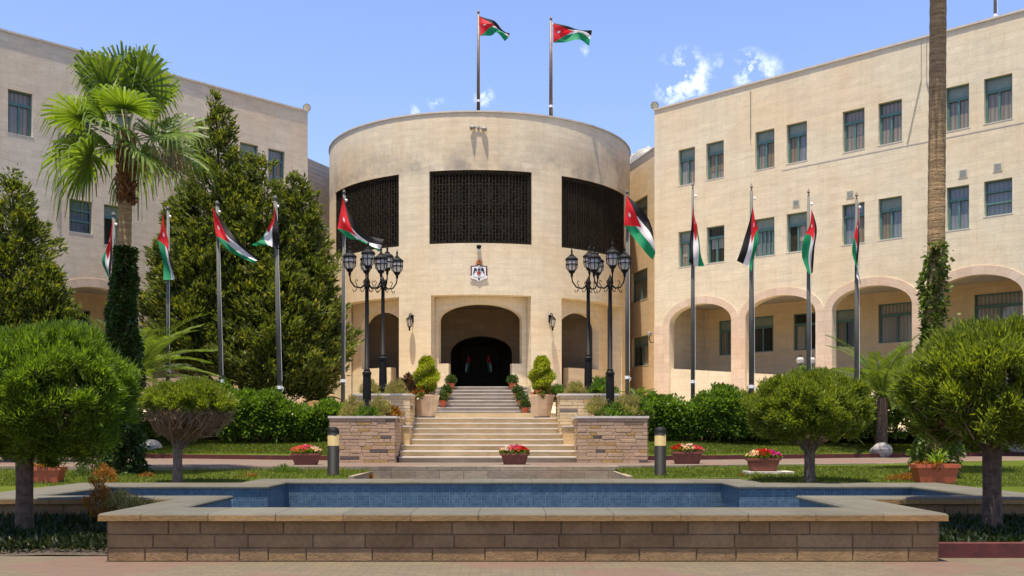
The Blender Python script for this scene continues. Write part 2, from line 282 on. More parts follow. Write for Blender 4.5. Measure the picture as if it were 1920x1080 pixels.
# ------------------------------------------------------------------ helpers
def U(px, py, Y): return Vector(((px-960)/F*Y, Y, EYE+(HZ-py)/F*Y))
def tag(o, label, cat, group=None, kind=None):
    if label: o['label'] = label
    if cat: o['category'] = cat
    if group: o['group'] = group
    if kind: o['kind'] = kind
    return o
def thing(name, label, cat, loc=(0, 0, 0), group=None):
    o = bpy.data.objects.new(name, None); COL.objects.link(o); o.location = loc; o.empty_display_size = .3
    return tag(o, label, cat, group)
def wloc(o):
    v = Vector((0, 0, 0))
    while o is not None: v += Vector(o.location); o = o.parent
    return v
class MB:
    def __init__(s): s.v = []; s.f = []; s.uv = []; s.mi = []; s.cur = 0
    def face(s, pts, uvs=None):
        i = len(s.v); s.v += [tuple(p) for p in pts]; s.f.append(tuple(range(i, i+len(pts)))); s.mi.append(s.cur)
        if uvs is None:
            a, b_, c = Vector(pts[0]), Vector(pts[1]), Vector(pts[2]); n = (b_-a).cross(c-a)
            if abs(n.z) > max(abs(n.x), abs(n.y)): uvs = [(p[0], p[1]) for p in pts]
            elif abs(n.y) >= abs(n.x): uvs = [(p[0], p[2]) for p in pts]
            else: uvs = [(p[1], p[2]) for p in pts]
        s.uv += uvs
    def box(s, x0, x1, y0, y1, z0, z1, sh=None):
        def q(x, y, z): return (x+(sh(y) if sh else 0), y, z)
        P = [q(x, y, z) for z in (z0, z1) for y in (y0, y1) for x in (x0, x1)]
        for a in ((0, 2, 3, 1), (4, 5, 7, 6), (0, 1, 5, 4), (2, 6, 7, 3), (0, 4, 6, 2), (1, 3, 7, 5)): s.face([P[i] for i in a])
    def obox(s, c, ax, ay, az, hx, hy, hz):
        c = Vector(c); P = [c+ax*(i*hx)+ay*(j*hy)+az*(k*hz) for k in (-1, 1) for j in (-1, 1) for i in (-1, 1)]
        for a in ((0, 2, 3, 1), (4, 5, 7, 6), (0, 1, 5, 4), (2, 6, 7, 3), (0, 4, 6, 2), (1, 3, 7, 5)): s.face([P[i] for i in a])
    def tube(s, pts, rad, n=8, cap=True):
        pts = [Vector(p) for p in pts]; rings = []
        if not hasattr(rad, '__len__'): rad = [rad]*len(pts)
        up = Vector((0, 0, 1)); prev = None
        for i, p in enumerate(pts):
            d = (pts[min(i+1, len(pts)-1)]-pts[max(i-1, 0)])
            if d.length < 1e-9: d = Vector((0, 0, 1))
            d.normalize()
            x = prev if prev is not None else (d.orthogonal() if abs(d.z) < .99 else Vector((1, 0, 0)))
            x = (x-d*x.dot(d)).normalized(); prev = x; y = d.cross(x)
            rings.append([p+(x*math.cos(2*math.pi*k/n)+y*math.sin(2*math.pi*k/n))*rad[i] for k in range(n)])
        L = 0
        base = len(s.v)
        for r in rings: s.v += [tuple(q) for q in r]
        for i in range(len(rings)-1):
            for k in range(n):
                k2 = (k+1) % n
                s.f.append((base+i*n+k, base+i*n+k2, base+(i+1)*n+k2, base+(i+1)*n+k)); s.mi.append(s.cur); s.uv += [(k/n, i), ((k+1)/n, i), ((k+1)/n, i+1), (k/n, i+1)]
        if cap:
            for i0, rv in ((0, True), (len(rings)-1, False)):
                idx = [base+i0*n+k for k in range(n)]
                s.f.append(tuple(reversed(idx) if rv else idx)); s.mi.append(s.cur); s.uv += [(0, 0)]*n
    def lathe(s, prof, c=(0, 0, 0), n=16, sx=1, sy=1, rot=0):
        base = len(s.v); c = Vector(c)
        for r, z in prof:
            for k in range(n):
                a = 2*math.pi*k/n+rot; s.v.append((c.x+r*math.cos(a)*sx, c.y+r*math.sin(a)*sy, c.z+z))
        for i in range(len(prof)-1):
            for k in range(n):
                k2 = (k+1) % n
                s.f.append((base+i*n+k, base+i*n+k2, base+(i+1)*n+k2, base+(i+1)*n+k)); s.mi.append(s.cur); s.uv += [(k/n, i), ((k+1)/n, i), ((k+1)/n, i+1), (k/n, i+1)]
        for i0 in (0, len(prof)-1):
            if prof[i0][0] > 1e-6:
                s.f.append(tuple(base+i0*n+k for k in range(n))); s.mi.append(s.cur); s.uv += [(0, 0)]*n
    def build(s, name, m, parent=None, smooth=False, loc=None):
        me = bpy.data.meshes.new(name)
        off = wloc(parent) if parent is not None else Vector(loc or (0, 0, 0))
        me.from_pydata([(x-off.x, y-off.y, z-off.z) for x, y, z in s.v], [], s.f)
        ms = m if isinstance(m, (list, tuple)) else [m]
        for q in ms: me.materials.append(q)
        if len(ms) > 1: me.polygons.foreach_set('material_index', s.mi)
        ul = me.uv_layers.new(name='UVMap'); ul.data.foreach_set('uv', np.array(s.uv, dtype=np.float32).ravel())
        if smooth: me.shade_smooth()
        me.update()
        o = bpy.data.objects.new(name, me); COL.objects.link(o)
        if parent is not None: o.parent = parent
        elif loc: o.location = loc
        return o
def leaves(name, P, D, L, W, m, parent=None, loc=None, fold=.25):
    """P base points, D unit directions, L lengths, W widths: one rhombic leaf each"""
    n = len(P); P = np.asarray(P, float); D = np.asarray(D, float)
    D = D/np.maximum(np.linalg.norm(D, axis=1, keepdims=True), 1e-9)
    rnd = rng.normal(size=(n, 3)); S = np.cross(D, rnd); S /= np.maximum(np.linalg.norm(S, axis=1, keepdims=True), 1e-9)
    Nn = np.cross(D, S)
    L = np.broadcast_to(L, (n,))[:, None]; W = np.broadcast_to(W, (n,))[:, None]
    off = np.array(wloc(parent) if parent is not None else (loc or (0, 0, 0)))
    P = P-off
    V = np.stack([P, P+D*L*.45+S*W*.5+Nn*L*fold*.2, P+D*L, P+D*L*.45-S*W*.5+Nn*L*fold*.2], axis=1).reshape(-1, 3)
    me = bpy.data.meshes.new(name); me.vertices.add(4*n); me.vertices.foreach_set('co', V.ravel().astype(np.float32))
    me.loops.add(4*n); me.loops.foreach_set('vertex_index', np.arange(4*n, dtype=np.int32))
    me.polygons.add(n); me.polygons.foreach_set('loop_start', np.arange(0, 4*n, 4, dtype=np.int32))
    try: me.polygons.foreach_set('loop_total', np.full(n, 4, dtype=np.int32))
    except Exception: pass
    me.materials.append(m); me.update(calc_edges=True); me.validate()
    o = bpy.data.objects.new(name, me); COL.objects.link(o)
    if parent is not None: o.parent = parent
    elif loc is not None: o.location = loc
    return o
def copytree(o, loc, parent=None):
    c = o.copy(); COL.objects.link(c); c.parent = parent
    if parent is None: c.location = loc
    for ch in list(o.children): copytree(ch, None, c)
    return c
# wall panels with openings -------------------------------------------------
def hole(ua, ub, zb, zs, rise=0, notch=None, e=1):
    uc = (ua+ub)/2; hw = (ub-ua)/2
    def top(u):
        if rise == 0: return zs
        q = max(0, 1-((u-uc)/hw)**2); return zs+rise*math.sqrt(q)
    def bot(u, side=0):
        if notch and notch[0]-1e-6 <= u <= notch[1]+1e-6:
            if (abs(u-notch[0]) < 1e-6 and side < 0) or (abs(u-notch[1]) < 1e-6 and side > 0): return zb
            return notch[2]
        return zb
    return dict(a=ua, b=ub, bot=bot, top=top, arch=rise > 0, notch=notch)
def wall(mb, mp, u0, u1, z0, z1, holes, depth, du=1e9, arcn=16):
    us = {u0, u1}
    for h in holes:
        us |= {h['a'], h['b']}
        if h['notch']: us |= set(h['notch'][:2])
        if h['arch']:
            for k in range(1, arcn): us.add((h['a']+h['b'])/2-math.cos(math.pi*k/arcn)*(h['b']-h['a'])/2)
    us = sorted(u for u in us if u0-1e-6 <= u <= u1+1e-6)
    full = [us[0]]
    for a in us[1:]:
        b0 = full[-1]
        if a-b0 < 1e-5: continue
        k = max(1, math.ceil((a-b0)/du))
        full += [b0+(a-b0)*i/k for i in range(1, k+1)]
    for a, b in zip(full[:-1], full[1:]):
        mid = (a+b)/2
        hs = sorted([h for h in holes if h['a'] < mid < h['b']], key=lambda h: h['bot'](mid))
        la, lb = z0, z0
        for h in hs:
            ba, bb, ta, tb = h['bot'](a, 1), h['bot'](b, -1), h['top'](a), h['top'](b)
            ba = bb = h['bot'](mid)
            if ba > la+1e-4: mb.face([mp(a, la, 0), mp(b, lb, 0), mp(b, bb, 0), mp(a, ba, 0)], [(a, la), (b, lb), (b, bb), (a, ba)])
            mb.face([mp(a, ba, 0), mp(b, bb, 0), mp(b, bb, depth), mp(a, ba, depth)], [(a, ba), (b, bb), (b, bb+depth), (a, ba+depth)])
            mb.face([mp(a, ta, 0), mp(a, ta, depth), mp(b, tb, depth), mp(b, tb, 0)], [(a, ta), (a, ta+depth), (b, tb+depth), (b, tb)])
            la, lb = ta, tb
        mb.face([mp(a, la, 0), mp(b, lb, 0), mp(b, z1, 0), mp(a, z1, 0)], [(a, la), (b, lb), (b, z1), (a, z1)])
    for h in holes:
        for u, sg in ((h['a'], 1), (h['b'], -1)):
            zb, zt = h['bot'](u+sg*1e-4), h['top'](u)
            if u0-1e-6 <= u <= u1+1e-6: mb.face([mp(u, zb, 0), mp(u, zb, depth), mp(u, zt, depth), mp(u, zt, 0)], [(u, zb), (u+depth, zb), (u+depth, zt), (u, zt)])
        if h['notch']:
            for u in h['notch'][:2]:
                if h['a'] < u < h['b']: mb.face([mp(u, h['notch'][2], 0), mp(u, h['notch'][2], depth), mp(u, h['bot'](h['a']+1e-4) if u == h['notch'][0] else h['bot'](h['b']-1e-4), depth), mp(u, h['bot'](h['a']+1e-4) if u == h['notch'][0] else h['bot'](h['b']-1e-4), 0)])
def mbox(mb, mp, u0, u1, z0, z1, d0, d1, n=1):
    for i in range(n):
        a = u0+(u1-u0)*i/n; b = u0+(u1-u0)*(i+1)/n
        P = lambda u, z, d: mp(u, z, d)
        mb.face([P(a, z0, d0), P(b, z0, d0), P(b, z1, d0), P(a, z1, d0)], [(a, z0), (b, z0), (b, z1), (a, z1)])
        mb.face([P(a, z1, d0), P(b, z1, d0), P(b, z1, d1), P(a, z1, d1)], [(a, z1), (b, z1), (b, z1+.1), (a, z1+.1)])
        mb.face([P(a, z0, d0), P(a, z0, d1), P(b, z0, d1), P(b, z0, d0)], [(a, z0), (a, z0-.1), (b, z0-.1), (b, z0)])
        mb.face([P(a, z0, d1), P(a, z1, d1), P(b, z1, d1), P(b, z0, d1)], [(a, z0), (a, z1), (b, z1), (b, z0)])
    mb.face([mp(u0, z0, d0), mp(u0, z1, d0), mp(u0, z1, d1), mp(u0, z0, d1)]); mb.face([mp(u1, z0, d0), mp(u1, z0, d1), mp(u1, z1, d1), mp(u1, z1, d0)])
def flat(P0, d, inn):
    P0 = Vector((P0[0], P0[1], 0)); d = Vector((d[0], d[1], 0)); inn = Vector((inn[0], inn[1], 0))
    return lambda u, z, dep: P0+d*u+inn*dep+Vector((0, 0, z))
def t_of(px, P0, d):      # where the sight line through column px meets a wall line
    k = (px-960)/F; return (k*P0[1]-P0[0])/(d[0]-k*d[1])
def z_of(px, py, P0, d):
    t = t_of(px, P0, d); return EYE+(HZ-py)/F*(P0[1]+d[1]*t)
def blocks(mb, p0, p1, z0, z1, rowh, wmin, wmax, out_, gap=.006, jit=.006, seed=1):
    """courses of single rough blocks on a straight wall face; out_ = outward unit normal"""
    rg = random.Random(seed); p0 = Vector((*p0, 0)); p1 = Vector((*p1, 0)); L = (p1-p0).length; d = (p1-p0)/L; o = Vector((*out_, 0))
    n = max(1, round((z1-z0)/rowh)); rh = (z1-z0)/n
    for i in range(n):
        u = 0
        while u < L-1e-4:
            w_ = rg.uniform(wmin, wmax); 
            if L-u-w_ < wmin*.6: w_ = L-u
            e = rg.uniform(0, jit)+.012; a, b_ = u+gap/2, u+w_-gap/2; zl, zh = z0+i*rh+gap/2, z0+(i+1)*rh-gap/2; bv = min(.008, (b_-a)*.2)
            F_ = [p0+d*x+o*e+Vector((0, 0, z)) for x, z in ((a+bv, zl+bv), (b_-bv, zl+bv), (b_-bv, zh-bv), (a+bv, zh-bv))]
            B_ = [p0+d*x+o*(e-.012)+Vector((0, 0, z)) for x, z in ((a, zl), (b_, zl), (b_, zh), (a, zh))]
            base = len(mb.v); mb.v += [tuple(q) for q in F_+B_]
            for f in ((0, 1, 2, 3), (0, 4, 5, 1), (1, 5, 6, 2), (2, 6, 7, 3), (3, 7, 4, 0)):
                mb.f.append(tuple(base+q for q in f)); mb.mi.append(mb.cur); mb.uv += [(0, 0)]*4
            u += w_
def blockmat(name, stops, rough_scale=18, bump=.9, stain=.5):
    m, t, b = newmat(name); g = N(t, 'ShaderNodeNewGeometry'); rr = ramp(t, g.outputs['Random Per Island'], stops)
    p = g.outputs['Position']; f = noise(t, p, rough_scale, 8, .7); f2 = noise(t, p, 2.5, 6, .6)
    c = mixc(t, .6, rr, ramp(t, f, [(.3, (.55, .52, .5)), (.68, (1.05, 1.03, 1))]), 'MULTIPLY')
    c = mixc(t, stain, c, ramp(t, f2, [(.35, (.5, .46, .44)), (.6, (1, 1, 1))]), 'MULTIPLY')
    t.links.new(c, b.inputs['Base Color']); b.inputs['Roughness'].default_value = .9; b.inputs['Specular IOR Level'].default_value = .2
    bumpn(t, b, mth(t, 'ADD', f, mth(t, 'MULTIPLY', noise(t, p, rough_scale*3, 6, .7), .5)), bump, .02); return m
M['blk_f'] = blockmat('brown_fountain_blocks', [(0, (.27, .17, .082)), (.35, (.31, .20, .098)), (.6, (.28, .175, .088)), (.85, (.33, .22, .115)), (1, (.25, .158, .082))])
M['blk_p'] = blockmat('pinkish_sandstone_blocks', [(0, (.46, .31, .20)), (.4, (.50, .35, .225)), (.6, (.44, .285, .19)), (.84, (.52, .38, .25)), (.87, (.42, .27, .11)), (.94, (.42, .27, .11)), (.955, (.13, .105, .09)), (1, (.12, .10, .09))], 30, .7, .3)
M['blk_y'] = blockmat('yellow_sandstone_blocks', [(0, (.58, .44, .25)), (.4, (.62, .48, .29)), (.6, (.55, .40, .22)), (.83, (.62, .50, .33)), (.86, (.52, .34, .13)), (.95, (.52, .34, .14)), (.965, (.21, .17, .14)), (1, (.17, .14, .12))], 30, .6, .25)
for q in ('blk_f', 'blk_p', 'blk_y'):
    for n_ in M[q].node_tree.nodes:
        if n_.bl_idname == 'ShaderNodeValToRGB' and len(n_.color_ramp.elements) > 4: n_.color_ramp.interpolation = 'LINEAR'
# ------------------------------------------------------------------ windows
def window(parent, mp, u0, u1, z0, z1, style=0, pm='pane_c', dep=.16, openleaf=False):
    pm = M[pm]
    mb = MB(); mbox(mb, mp, u0, u1, z0, z1, dep+.03, dep+.05); win = mb.build('window', pm, parent)
    f = MB(); w_ = .045
    mbox(f, mp, u0, u0+w_, z0, z1, dep-.03, dep+.02); mbox(f, mp, u1-w_, u1, z0, z1, dep-.03, dep+.02)
    mbox(f, mp, u0+w_, u1-w_, z0, z0+w_, dep-.03, dep+.02); mbox(f, mp, u0+w_, u1-w_, z1-w_, z1, dep-.03, dep+.02)
    zt = z0+(z1-z0)*.70; um = (u0+u1)/2
    if style == 0:
        mbox(f, mp, u0+w_, u1-w_, zt-.05, zt+.05, dep-.045, dep+.02)
        mbox(f, mp, um-.035, um+.035, z0+w_, zt-.05, dep-.035, dep+.02)
        mbox(f, mp, u0+w_, u0+w_+.035, z0+w_, zt-.05, dep-.02, dep+.02); mbox(f, mp, u1-w_-.035, u1-w_, z0+w_, zt-.05, dep-.02, dep+.02)
    elif style == 1:
        for q in (.36, .68):
            zz = z0+(z1-z0)*q; mbox(f, mp, u0+w_, u1-w_, zz-.03, zz+.03, dep-.045, dep+.02)
    elif style == 2:
        mbox(f, mp, u0+w_, u1-w_, zt-.05, zt+.05, dep-.045, dep+.02)
        for q in (.3, .5, .7, .86): mbox(f, mp, u0+(u1-u0)*q-.02, u0+(u1-u0)*q+.02, z0+w_, zt-.05, dep-.035, dep+.02)
    f.build('frame', M['tealm'], win)
    if style in (0, 2) and random.random() < .65:
        p = MB(); mbox(p, mp, u0+w_, u1-w_, zt+.05, z1-w_, dep, dep+.025); p.build('transom_panel', M['tealp'], win)
    if openleaf:
        p = MB(); mbox(p, mp, u0+w_+.04, um-.04, z0+w_, zt-.06, dep+.005, dep+.028); p.build('sash_gap_shade', M['void'], win)  # dark panel painted as the shaded room behind an opened sash
    if style == 0 and random.random() < .55:
        cm = M[random.choice(['curtain', 'curtain2', 'blind'])]; q = random.choice([(.0, .45), (.55, 1.0), (.05, .95)]); cu = MB(); lo_ = z0+w_ if q[1]-q[0] < .6 else z0+(zt-z0)*random.uniform(.3, .7)
        mbox(cu, mp, u0+w_+.05+(u1-u0-.2)*q[0], u0+w_+.05+(u1-u0-.2)*q[1], lo_, zt-.055, dep+.022, dep+.029); cu.build('curtain', cm, win)
    s = MB(); mbox(s, mp, u0-.03, u1+.03, z0-.035, z0-.003, -.008, .1); s.build('sill', M['capstone'], win)
    return win
# ------------------------------------------------------------------ wings
ZP = EYE+13.62
def wing(name, label, P0, d, inn, L, start, narch, wins1, wins2, back, mat, vents, lowwall, zg, shorts):
    root = thing(name, label, 'building', (P0[0], P0[1], 0))
    mp = flat(P0, d, inn); mp = (lambda f: (lambda u, z, dd: f(u, z, dd)))(mp)
    holes = []
    Z1 = (EYE+10.24, EYE+11.72); Z2 = (EYE+6.87, EYE+8.33)
    W = []
    for (a, b, pm, *r) in wins1:
        ta, tb = sorted((t_of(a, P0, d), t_of(b, P0, d))); W.append((ta, tb, *Z1, pm, r)); holes.append(hole(ta, tb, Z1[0], Z1[1]))
    for (a, b, pm, *r) in wins2:
        ta, tb = sorted((t_of(a, P0, d), t_of(b, P0, d))); z0 = Z2[0]+(.3 if 'short' in r else 0); W.append((ta, tb, z0, Z2[1], pm, r)); holes.append(hole(ta, tb, z0, Z2[1]))
    arches = []
    for i in range(narch):
        a = start+3.63*i; arches.append((a, a+2.97)); holes.append(hole(a, a+2.97, zg, EYE+4.52, .76))
    # split the wall where arches and windows overlap in u: handled per column
    wb = MB(); wall(wb, mp, 0, L, zg, ZP, holes, .30)
    # roof edge, ends, roof
    mbox(wb, mp, 0, .4, zg, ZP-.001, .31, 14); mbox(wb, mp, L-.4, L, zg, ZP-.001, .31, 14)
    mbox(wb, mp, .4, L-.4, ZP-.6, ZP-.002, .31, .6)
    wb.build('wall', mat, root)
    rb = MB(); mbox(rb, mp, .4, L-.4, ZP-1.0, ZP-.8, .61, 13.9); mbox(rb, mp, .4, L-.4, EYE+5.45, EYE+5.7, .32, 3.3); rb.build('roof', M['capstone'], root)
    cb = MB(); mbox(cb, mp, -.04, L, ZP, ZP+.07, -.04, .4); cb.build('parapet_coping', M['capstone'], root)
    for (ta, tb, z0, z1, pm, r) in W: window(root, mp, ta, tb, z0, z1, style=1 if 'short' in r else (2 if 'bars' in r else 0), pm=pm, openleaf='open' in r)
    # arch surrounds and piers
    for i, (a, b) in enumerate(arches):
        sb = MB(); n = 26; uc = (a+b)/2; hw = (b-a)/2; zs = EYE+4.52
        def ext(th, dw, dz):
            u = uc-math.cos(th)*(hw+dw); z = zs+math.sin(th)*(.76+dz); return u, z
        for k in range(n):
            t0, t1 = math.pi*k/n, math.pi*(k+1)/n
            i0, i1 = ext(t0, 0, 0), ext(t1, 0, 0); o0, o1 = ext(t0, .32, .30), ext(t1, .32, .30)
            sb.face([mp(*i0, -.03), mp(*i1, -.03), mp(*o1, -.03), mp(*o0, -.03)], [(k*.18, 0.05), (k*.18+.18, 0.05), (k*.18+.18, .35), (k*.18, .35)])
            sb.face([mp(*o0, -.03), mp(*o1, -.03), mp(*o1, .02), mp(*o0, .02)]); sb.face([mp(*i0, -.03), mp(*i0, .02), mp(*i1, .02), mp(*i1, -.03)])
        sb.build('arch_surround', M['pink'], root)
    edges = [(0.0, arches[0][0])]+[(arches[i][1], arches[i+1][0]) for i in range(narch-1)]+[(arches[-1][1], arches[-1][1]+.6)]
    for a, b in edges:
        if b-a < .1: continue
        sb = MB(); mbox(sb, mp, a+.004, b-.004, zg, EYE+4.515, -.032, .1); sb.build('pier', M['pink'], root)
    # arcade inside: back wall with windows, low wall
    B0 = (P0[0]+inn[0]*3.2, P0[1]+inn[1]*3.2); mpb = flat(B0, d, inn)
    bh = []; BW = []
    for (a, b, y0, y1, pm) in back:
        ta, tb = sorted((t_of(a, B0, d), t_of(b, B0, d))); z1 = z_of(a, y0, B0, d); z0 = z1-(1.5 if y1 is None else y1); bh.append(hole(ta, tb, z0, z1)); BW.append((ta, tb, z0, z1, pm))
    bb = MB(); wall(bb, mpb, .42, L-.42, zg, EYE+5.44, bh, .2); bb.build('arcade_wall', M['stone_plain'], root)
    for (ta, tb, z0, z1, pm) in BW: window(root, mpb, ta, tb, z0, z1, pm=pm, dep=.1)
    lw = MB()
    for i, (a, b) in enumerate(arches):
        ztop = [EYE+lowwall[0]+lowwall[1]*(u) for u in (a, b)]
        lw.face([mp(a+.003, zg, .06), mp(b-.003, zg, .06), mp(b-.003, ztop[1], .06), mp(a+.003, ztop[0], .06)], [(a, zg), (b, zg), (b, ztop[1]), (a, ztop[0])])
        lw.face([mp(a+.003, ztop[0], .06), mp(b-.003, ztop[1], .06), mp(b-.003, ztop[1], .28), mp(a+.003, ztop[0], .28)])
        lw.face([mp(a+.003, zg, .28), mp(b-.003, zg, .28), mp(b-.003, ztop[1], .28), mp(a+.003, ztop[0], .28)])
    lw.build('low_wall', mat, root)
    fl = MB(); mbox(fl, mp, .42, L-.42, zg+.05, EYE+1.2, .31, 3.19); fl.build('arcade_floor', M['step_shaded'], root)
    for (px, py) in vents:
        t = t_of(px, P0, d); z = z_of(px, py, P0, d)
        v = MB(); mbox(v, mp, t-.15, t+.15, z-.14, z+.14, -.015, .0)
        vo = v.build('air_vent', M['offwhite'], root)
        s = MB()
        for k in range(5): mbox(s, mp, t-.11, t+.11, z-.105+k*.045, z-.08+k*.045, -.02, -.0155)
        s.build('louvre', M['sootcam'], vo)
    return root, mp
XR, YR = (1227-960)/F*43.5, 43.5
DR = (.7154, -.6987); IR = (.6987, .7154)
rw, mpR = wing('government_building_wing', 'pale stone three-storey wing on the right with arcade of pink arches', (XR, YR), DR, IR, 22, .79, 5,
    [(1272, 1303, 'pane_c'), (1324, 1357, 'pane_c'), (1416, 1452, 'pane_c'), (1475, 1513, 'pane_b'), (1580, 1621, 'pane_c'), (1647, 1691, 'pane_c'), (1773, 1817, 'pane_c'), (1845, 1898, 'pane_c')],
    [(1272, 1303, 'pane_c'), (1325, 1358, 'pane_d'), (1413, 1452, 'pane_b', 'bars'), (1475, 1513, 'pane_b', 'open'), (1579, 1621, 'pane_b'), (1647, 1691, 'pane_b'), (1775, 1817, 'pane_b'), (1845, 1898, 'pane_b', 'short')],
    [(1348, 1378, 602, None, 'pane_c'), (1409, 1450, 595, None, 'pane_d'), (1488, 1530, 589, None, 'pane_d'), (1566, 1602, 582, None, 'pane_d'), (1647, 1716, 571, None, 'pane_w'), (1827, 1925, 553, None, 'pane_w')],
    M['stone'], [(1493, 381), (1594, 364), (1806, 325), (1871, 313)], (2.78, -.09), 2.2, None)
XL, YL = (577-960)/F*43.7, 43.7
DL = (-.699, -.7152); IL = (-.7152, .699)
lw_, mpL = wing('government_building_wing', 'stone wing on the left behind the fan palm, its shade painted as greyer stone', (XL, YL), DL, IL, 22, .37, 5,
    [(15, 61, 'pane_c'), (132, 172, 'pane_d'), (218, 246, 'pane_c'), (313, 339, 'pane_b'), (362, 392, 'pane_b'), (450, 484, 'pane_b'), (503, 534, 'pane_b')],
    [(35, 62, 'pane_b'), (130, 173, 'pane_d', 'short'), (195, 238, 'pane_d'), (313, 339, 'pane_b'), (362, 392, 'pane_d'), (450, 484, 'pane_d'), (503, 534, 'pane_d')],
    [(118, 170, 578, None, 'pane_d'), (300, 340, 590, None, 'pane_d'), (500, 540, 610, None, 'pane_d')],
    M['stone_left'], [(152, 349), (217, 359)], (2.7, -.09), 2.2, None)
# thin conduits running down the walls (parts of the wings)
def conduit(root, mp, P0, d, pxs, y0, y1, r=.02):
    mb = MB()
    for px in pxs:
        t = t_of(px, P0, d); mb.tube([mp(t, z_of(px, y0, P0, d), -.035), mp(t, z_of(px, y1, P0, d), -.035)], r, 6)
    mb.build('conduit', M['sootcam'], root)
conduit(rw, mpR, (XR, YR), DR, [1408], 170, 262, .016)
conduit(lw_, mpL, (XL, YL), DL, [108], 190, 430, .016)
cb = MB()
for px in (1728, 1738):
    t = t_of(px, (XR, YR), DR); cb.tube([mpR(t, z_of(px, 70, (XR, YR), DR), -.03), mpR(t, z_of(px, 150, (XR, YR), DR), -.03), mpR(t-.5+(px-1728)*.1, z_of(px, 265, (XR, YR), DR), -.03)], .012, 5)
cb.build('cable', M['sootcam'], rw)
sc_ = MB(); mbox(sc_, mpR, 6, 22, EYE+10.02, EYE+10.05, -.008, 0.02); sc_.build('string_course', M['capstone'], rw)
# connectors
def connector(label, A, B, inn, wins, mat2):
    A = Vector(A); B = Vector(B); L = (B-A).length; d = (B-A)/L; root = thing('connecting_block', label, 'building', (A.x, A.y, 0))
    mp = flat(A, d, inn); holes = []; W = []
    for (a, b, ytop, h, pm) in wins:
        ta, tb = sorted((t_of(a, A, d), t_of(b, A, d))); z1 = z_of((a+b)/2, ytop, A, d); W.append((ta, tb, z1-h, z1, pm)); holes.append(hole(ta, tb, z1-h, z1))
    zc = EYE+9.9
    mb = MB(); wall(mb, mp, 0, L, 2.2, zc if mat2 else ZP, [h for h in holes if True], .25)
    mbox(mb, mp, 0, L, 2.2, (zc if mat2 else ZP)-.01, 1.5, 9)
    mb.build('wall', M['stone_plain'], root)
    if mat2:
        m2 = MB(); mbox(m2, mp, 0, L, zc+.002, ZP, -.01, 9); m2.build('upper_wall', M['grazed_stone'], root)
    for (ta, tb, z0, z1, pm) in W: window(root, mp, ta, tb, z0, z1, pm=pm)
    c = MB(); mbox(c, mp, -.02, L, ZP+.001, ZP+.07, -.05, .4); c.build('parapet_coping', M['capstone'], root)
    return root
connector('narrow recessed block between left wing and round tower, grazing light painted into the stone on top', (-12.3, 46.2), (-9.0, 54.1), (-.92, .38),
          [(580, 613, 377, 1.25, 'pane_b'), (596, 617, 490, 1.6, 'pane_d'), (580, 617, 690, .9, 'pane_d')], True)
connector('narrow recessed ochre block between round tower and right wing', (7.8, 45.6), (5.6, 53.7), (.965, .263),
          [(1185, 1214, 373, 1.5, 'pane_b'), (1184, 1214, 507, 1.5, 'pane_c'), (1185, 1216, 631, 1.45, 'pane_d')], False)
for (px, py, Y, r, lab) in ((1194, 303, 57, .75, 'grey domed water tank on the roof beside the round tower, smaller one'), (1216, 294, 54.5, .95, 'grey domed water tank on the roof beside the right wing corner')):
    p = U(px, py, Y); mb = MB(); mb.lathe([(r*.98, -1.6), (r, -.5), (r*.93, 0), (r*.7, .28), (r*.3, .42), (.12, .45), (.12, .52), (.001, .53)], p, 20)
    tag(mb.build('water_tank', M['sootcam'], None, True, loc=tuple(p-Vector((0, 0, 1.6)))), lab, 'water tank', 'roof water tanks')
# ------------------------------------------------------------------ round tower
CX, CY, RD = -1.56, 50.8, 7.32; ZT = ZP
def mpc(rr): return lambda u, z, dep: Vector((CX+(rr-dep)*math.sin(u/RD), CY-(rr-dep)*math.cos(u/RD), z))
def u_of(px, rr=RD):
    k = (px-960)/F; a = 1+k*k; b = -2*(k*CX+CY); c = CX*CX+CY*CY-rr*rr
    q = b*b-4*a*c; Y = (-b-math.sqrt(max(q, 0)))/(2*a); return math.atan2(k*Y-CX, CY-Y)*RD
tower = thing('round_tower', 'drum-shaped pale stone entrance tower with three black-screened windows', 'building', (CX, CY, 0))
mpD = mpc(RD); ZW = (EYE+8.03, EYE+11.12)
wx = [(u_of(629), u_of(748)), (u_of(805), u_of(997)), (u_of(1053), u_of(1171))]
bx = [(u_of(640), u_of(748)), (u_of(808), u_of(996)), (u_of(1053), u_of(1166))]
zb_top = EYE+5.86; half = math.pi*RD*.999; ZG = 1.6; ZF = 3.44
holes = [hole(a, b, *ZW) for a, b in wx]+[hole(a, b, ZG, zb_top) for a, b in bx]
mb = MB(); wall(mb, mpD, -half, half, ZG, ZT, holes, .5, du=.35)
for k in range(96):
    a, b = -half+2*half*k/96, -half+2*half*(k+1)/96
    mb.face([mpD(a, ZT-.05, 0), mpD(b, ZT-.05, 0), mpD(b, ZT-.05, .4), mpD(a, ZT-.05, .4)]); mb.face([mpD(a, ZT-.05, .4), mpD(b, ZT-.05, .4), mpD(b, ZT-1, .4), mpD(a, ZT-1, .4)])
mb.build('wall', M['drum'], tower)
mb = MB()
for k in range(96):
    a, b = -half+2*half*k/96, -half+2*half*(k+1)/96
    mb.face([mpD(a, ZT, -.04), mpD(b, ZT, -.04), mpD(b, ZT, .45), mpD(a, ZT, .45)]); mb.face([mpD(a, ZT, -.04), mpD(a, ZT-.07, -.04), mpD(b, ZT-.07, -.04), mpD(b, ZT, -.04)])
mb.build('parapet_coping', M['capstone'], tower)
mb = MB(); mb.lathe([(RD-.41, ZT-.9), (RD-.41, ZT-.7)], (CX, CY, 0), 64); mb.lathe([(RD-1.15, EYE+5.95), (RD-1.15, EYE+7.6)], (CX, CY, 0), 64)
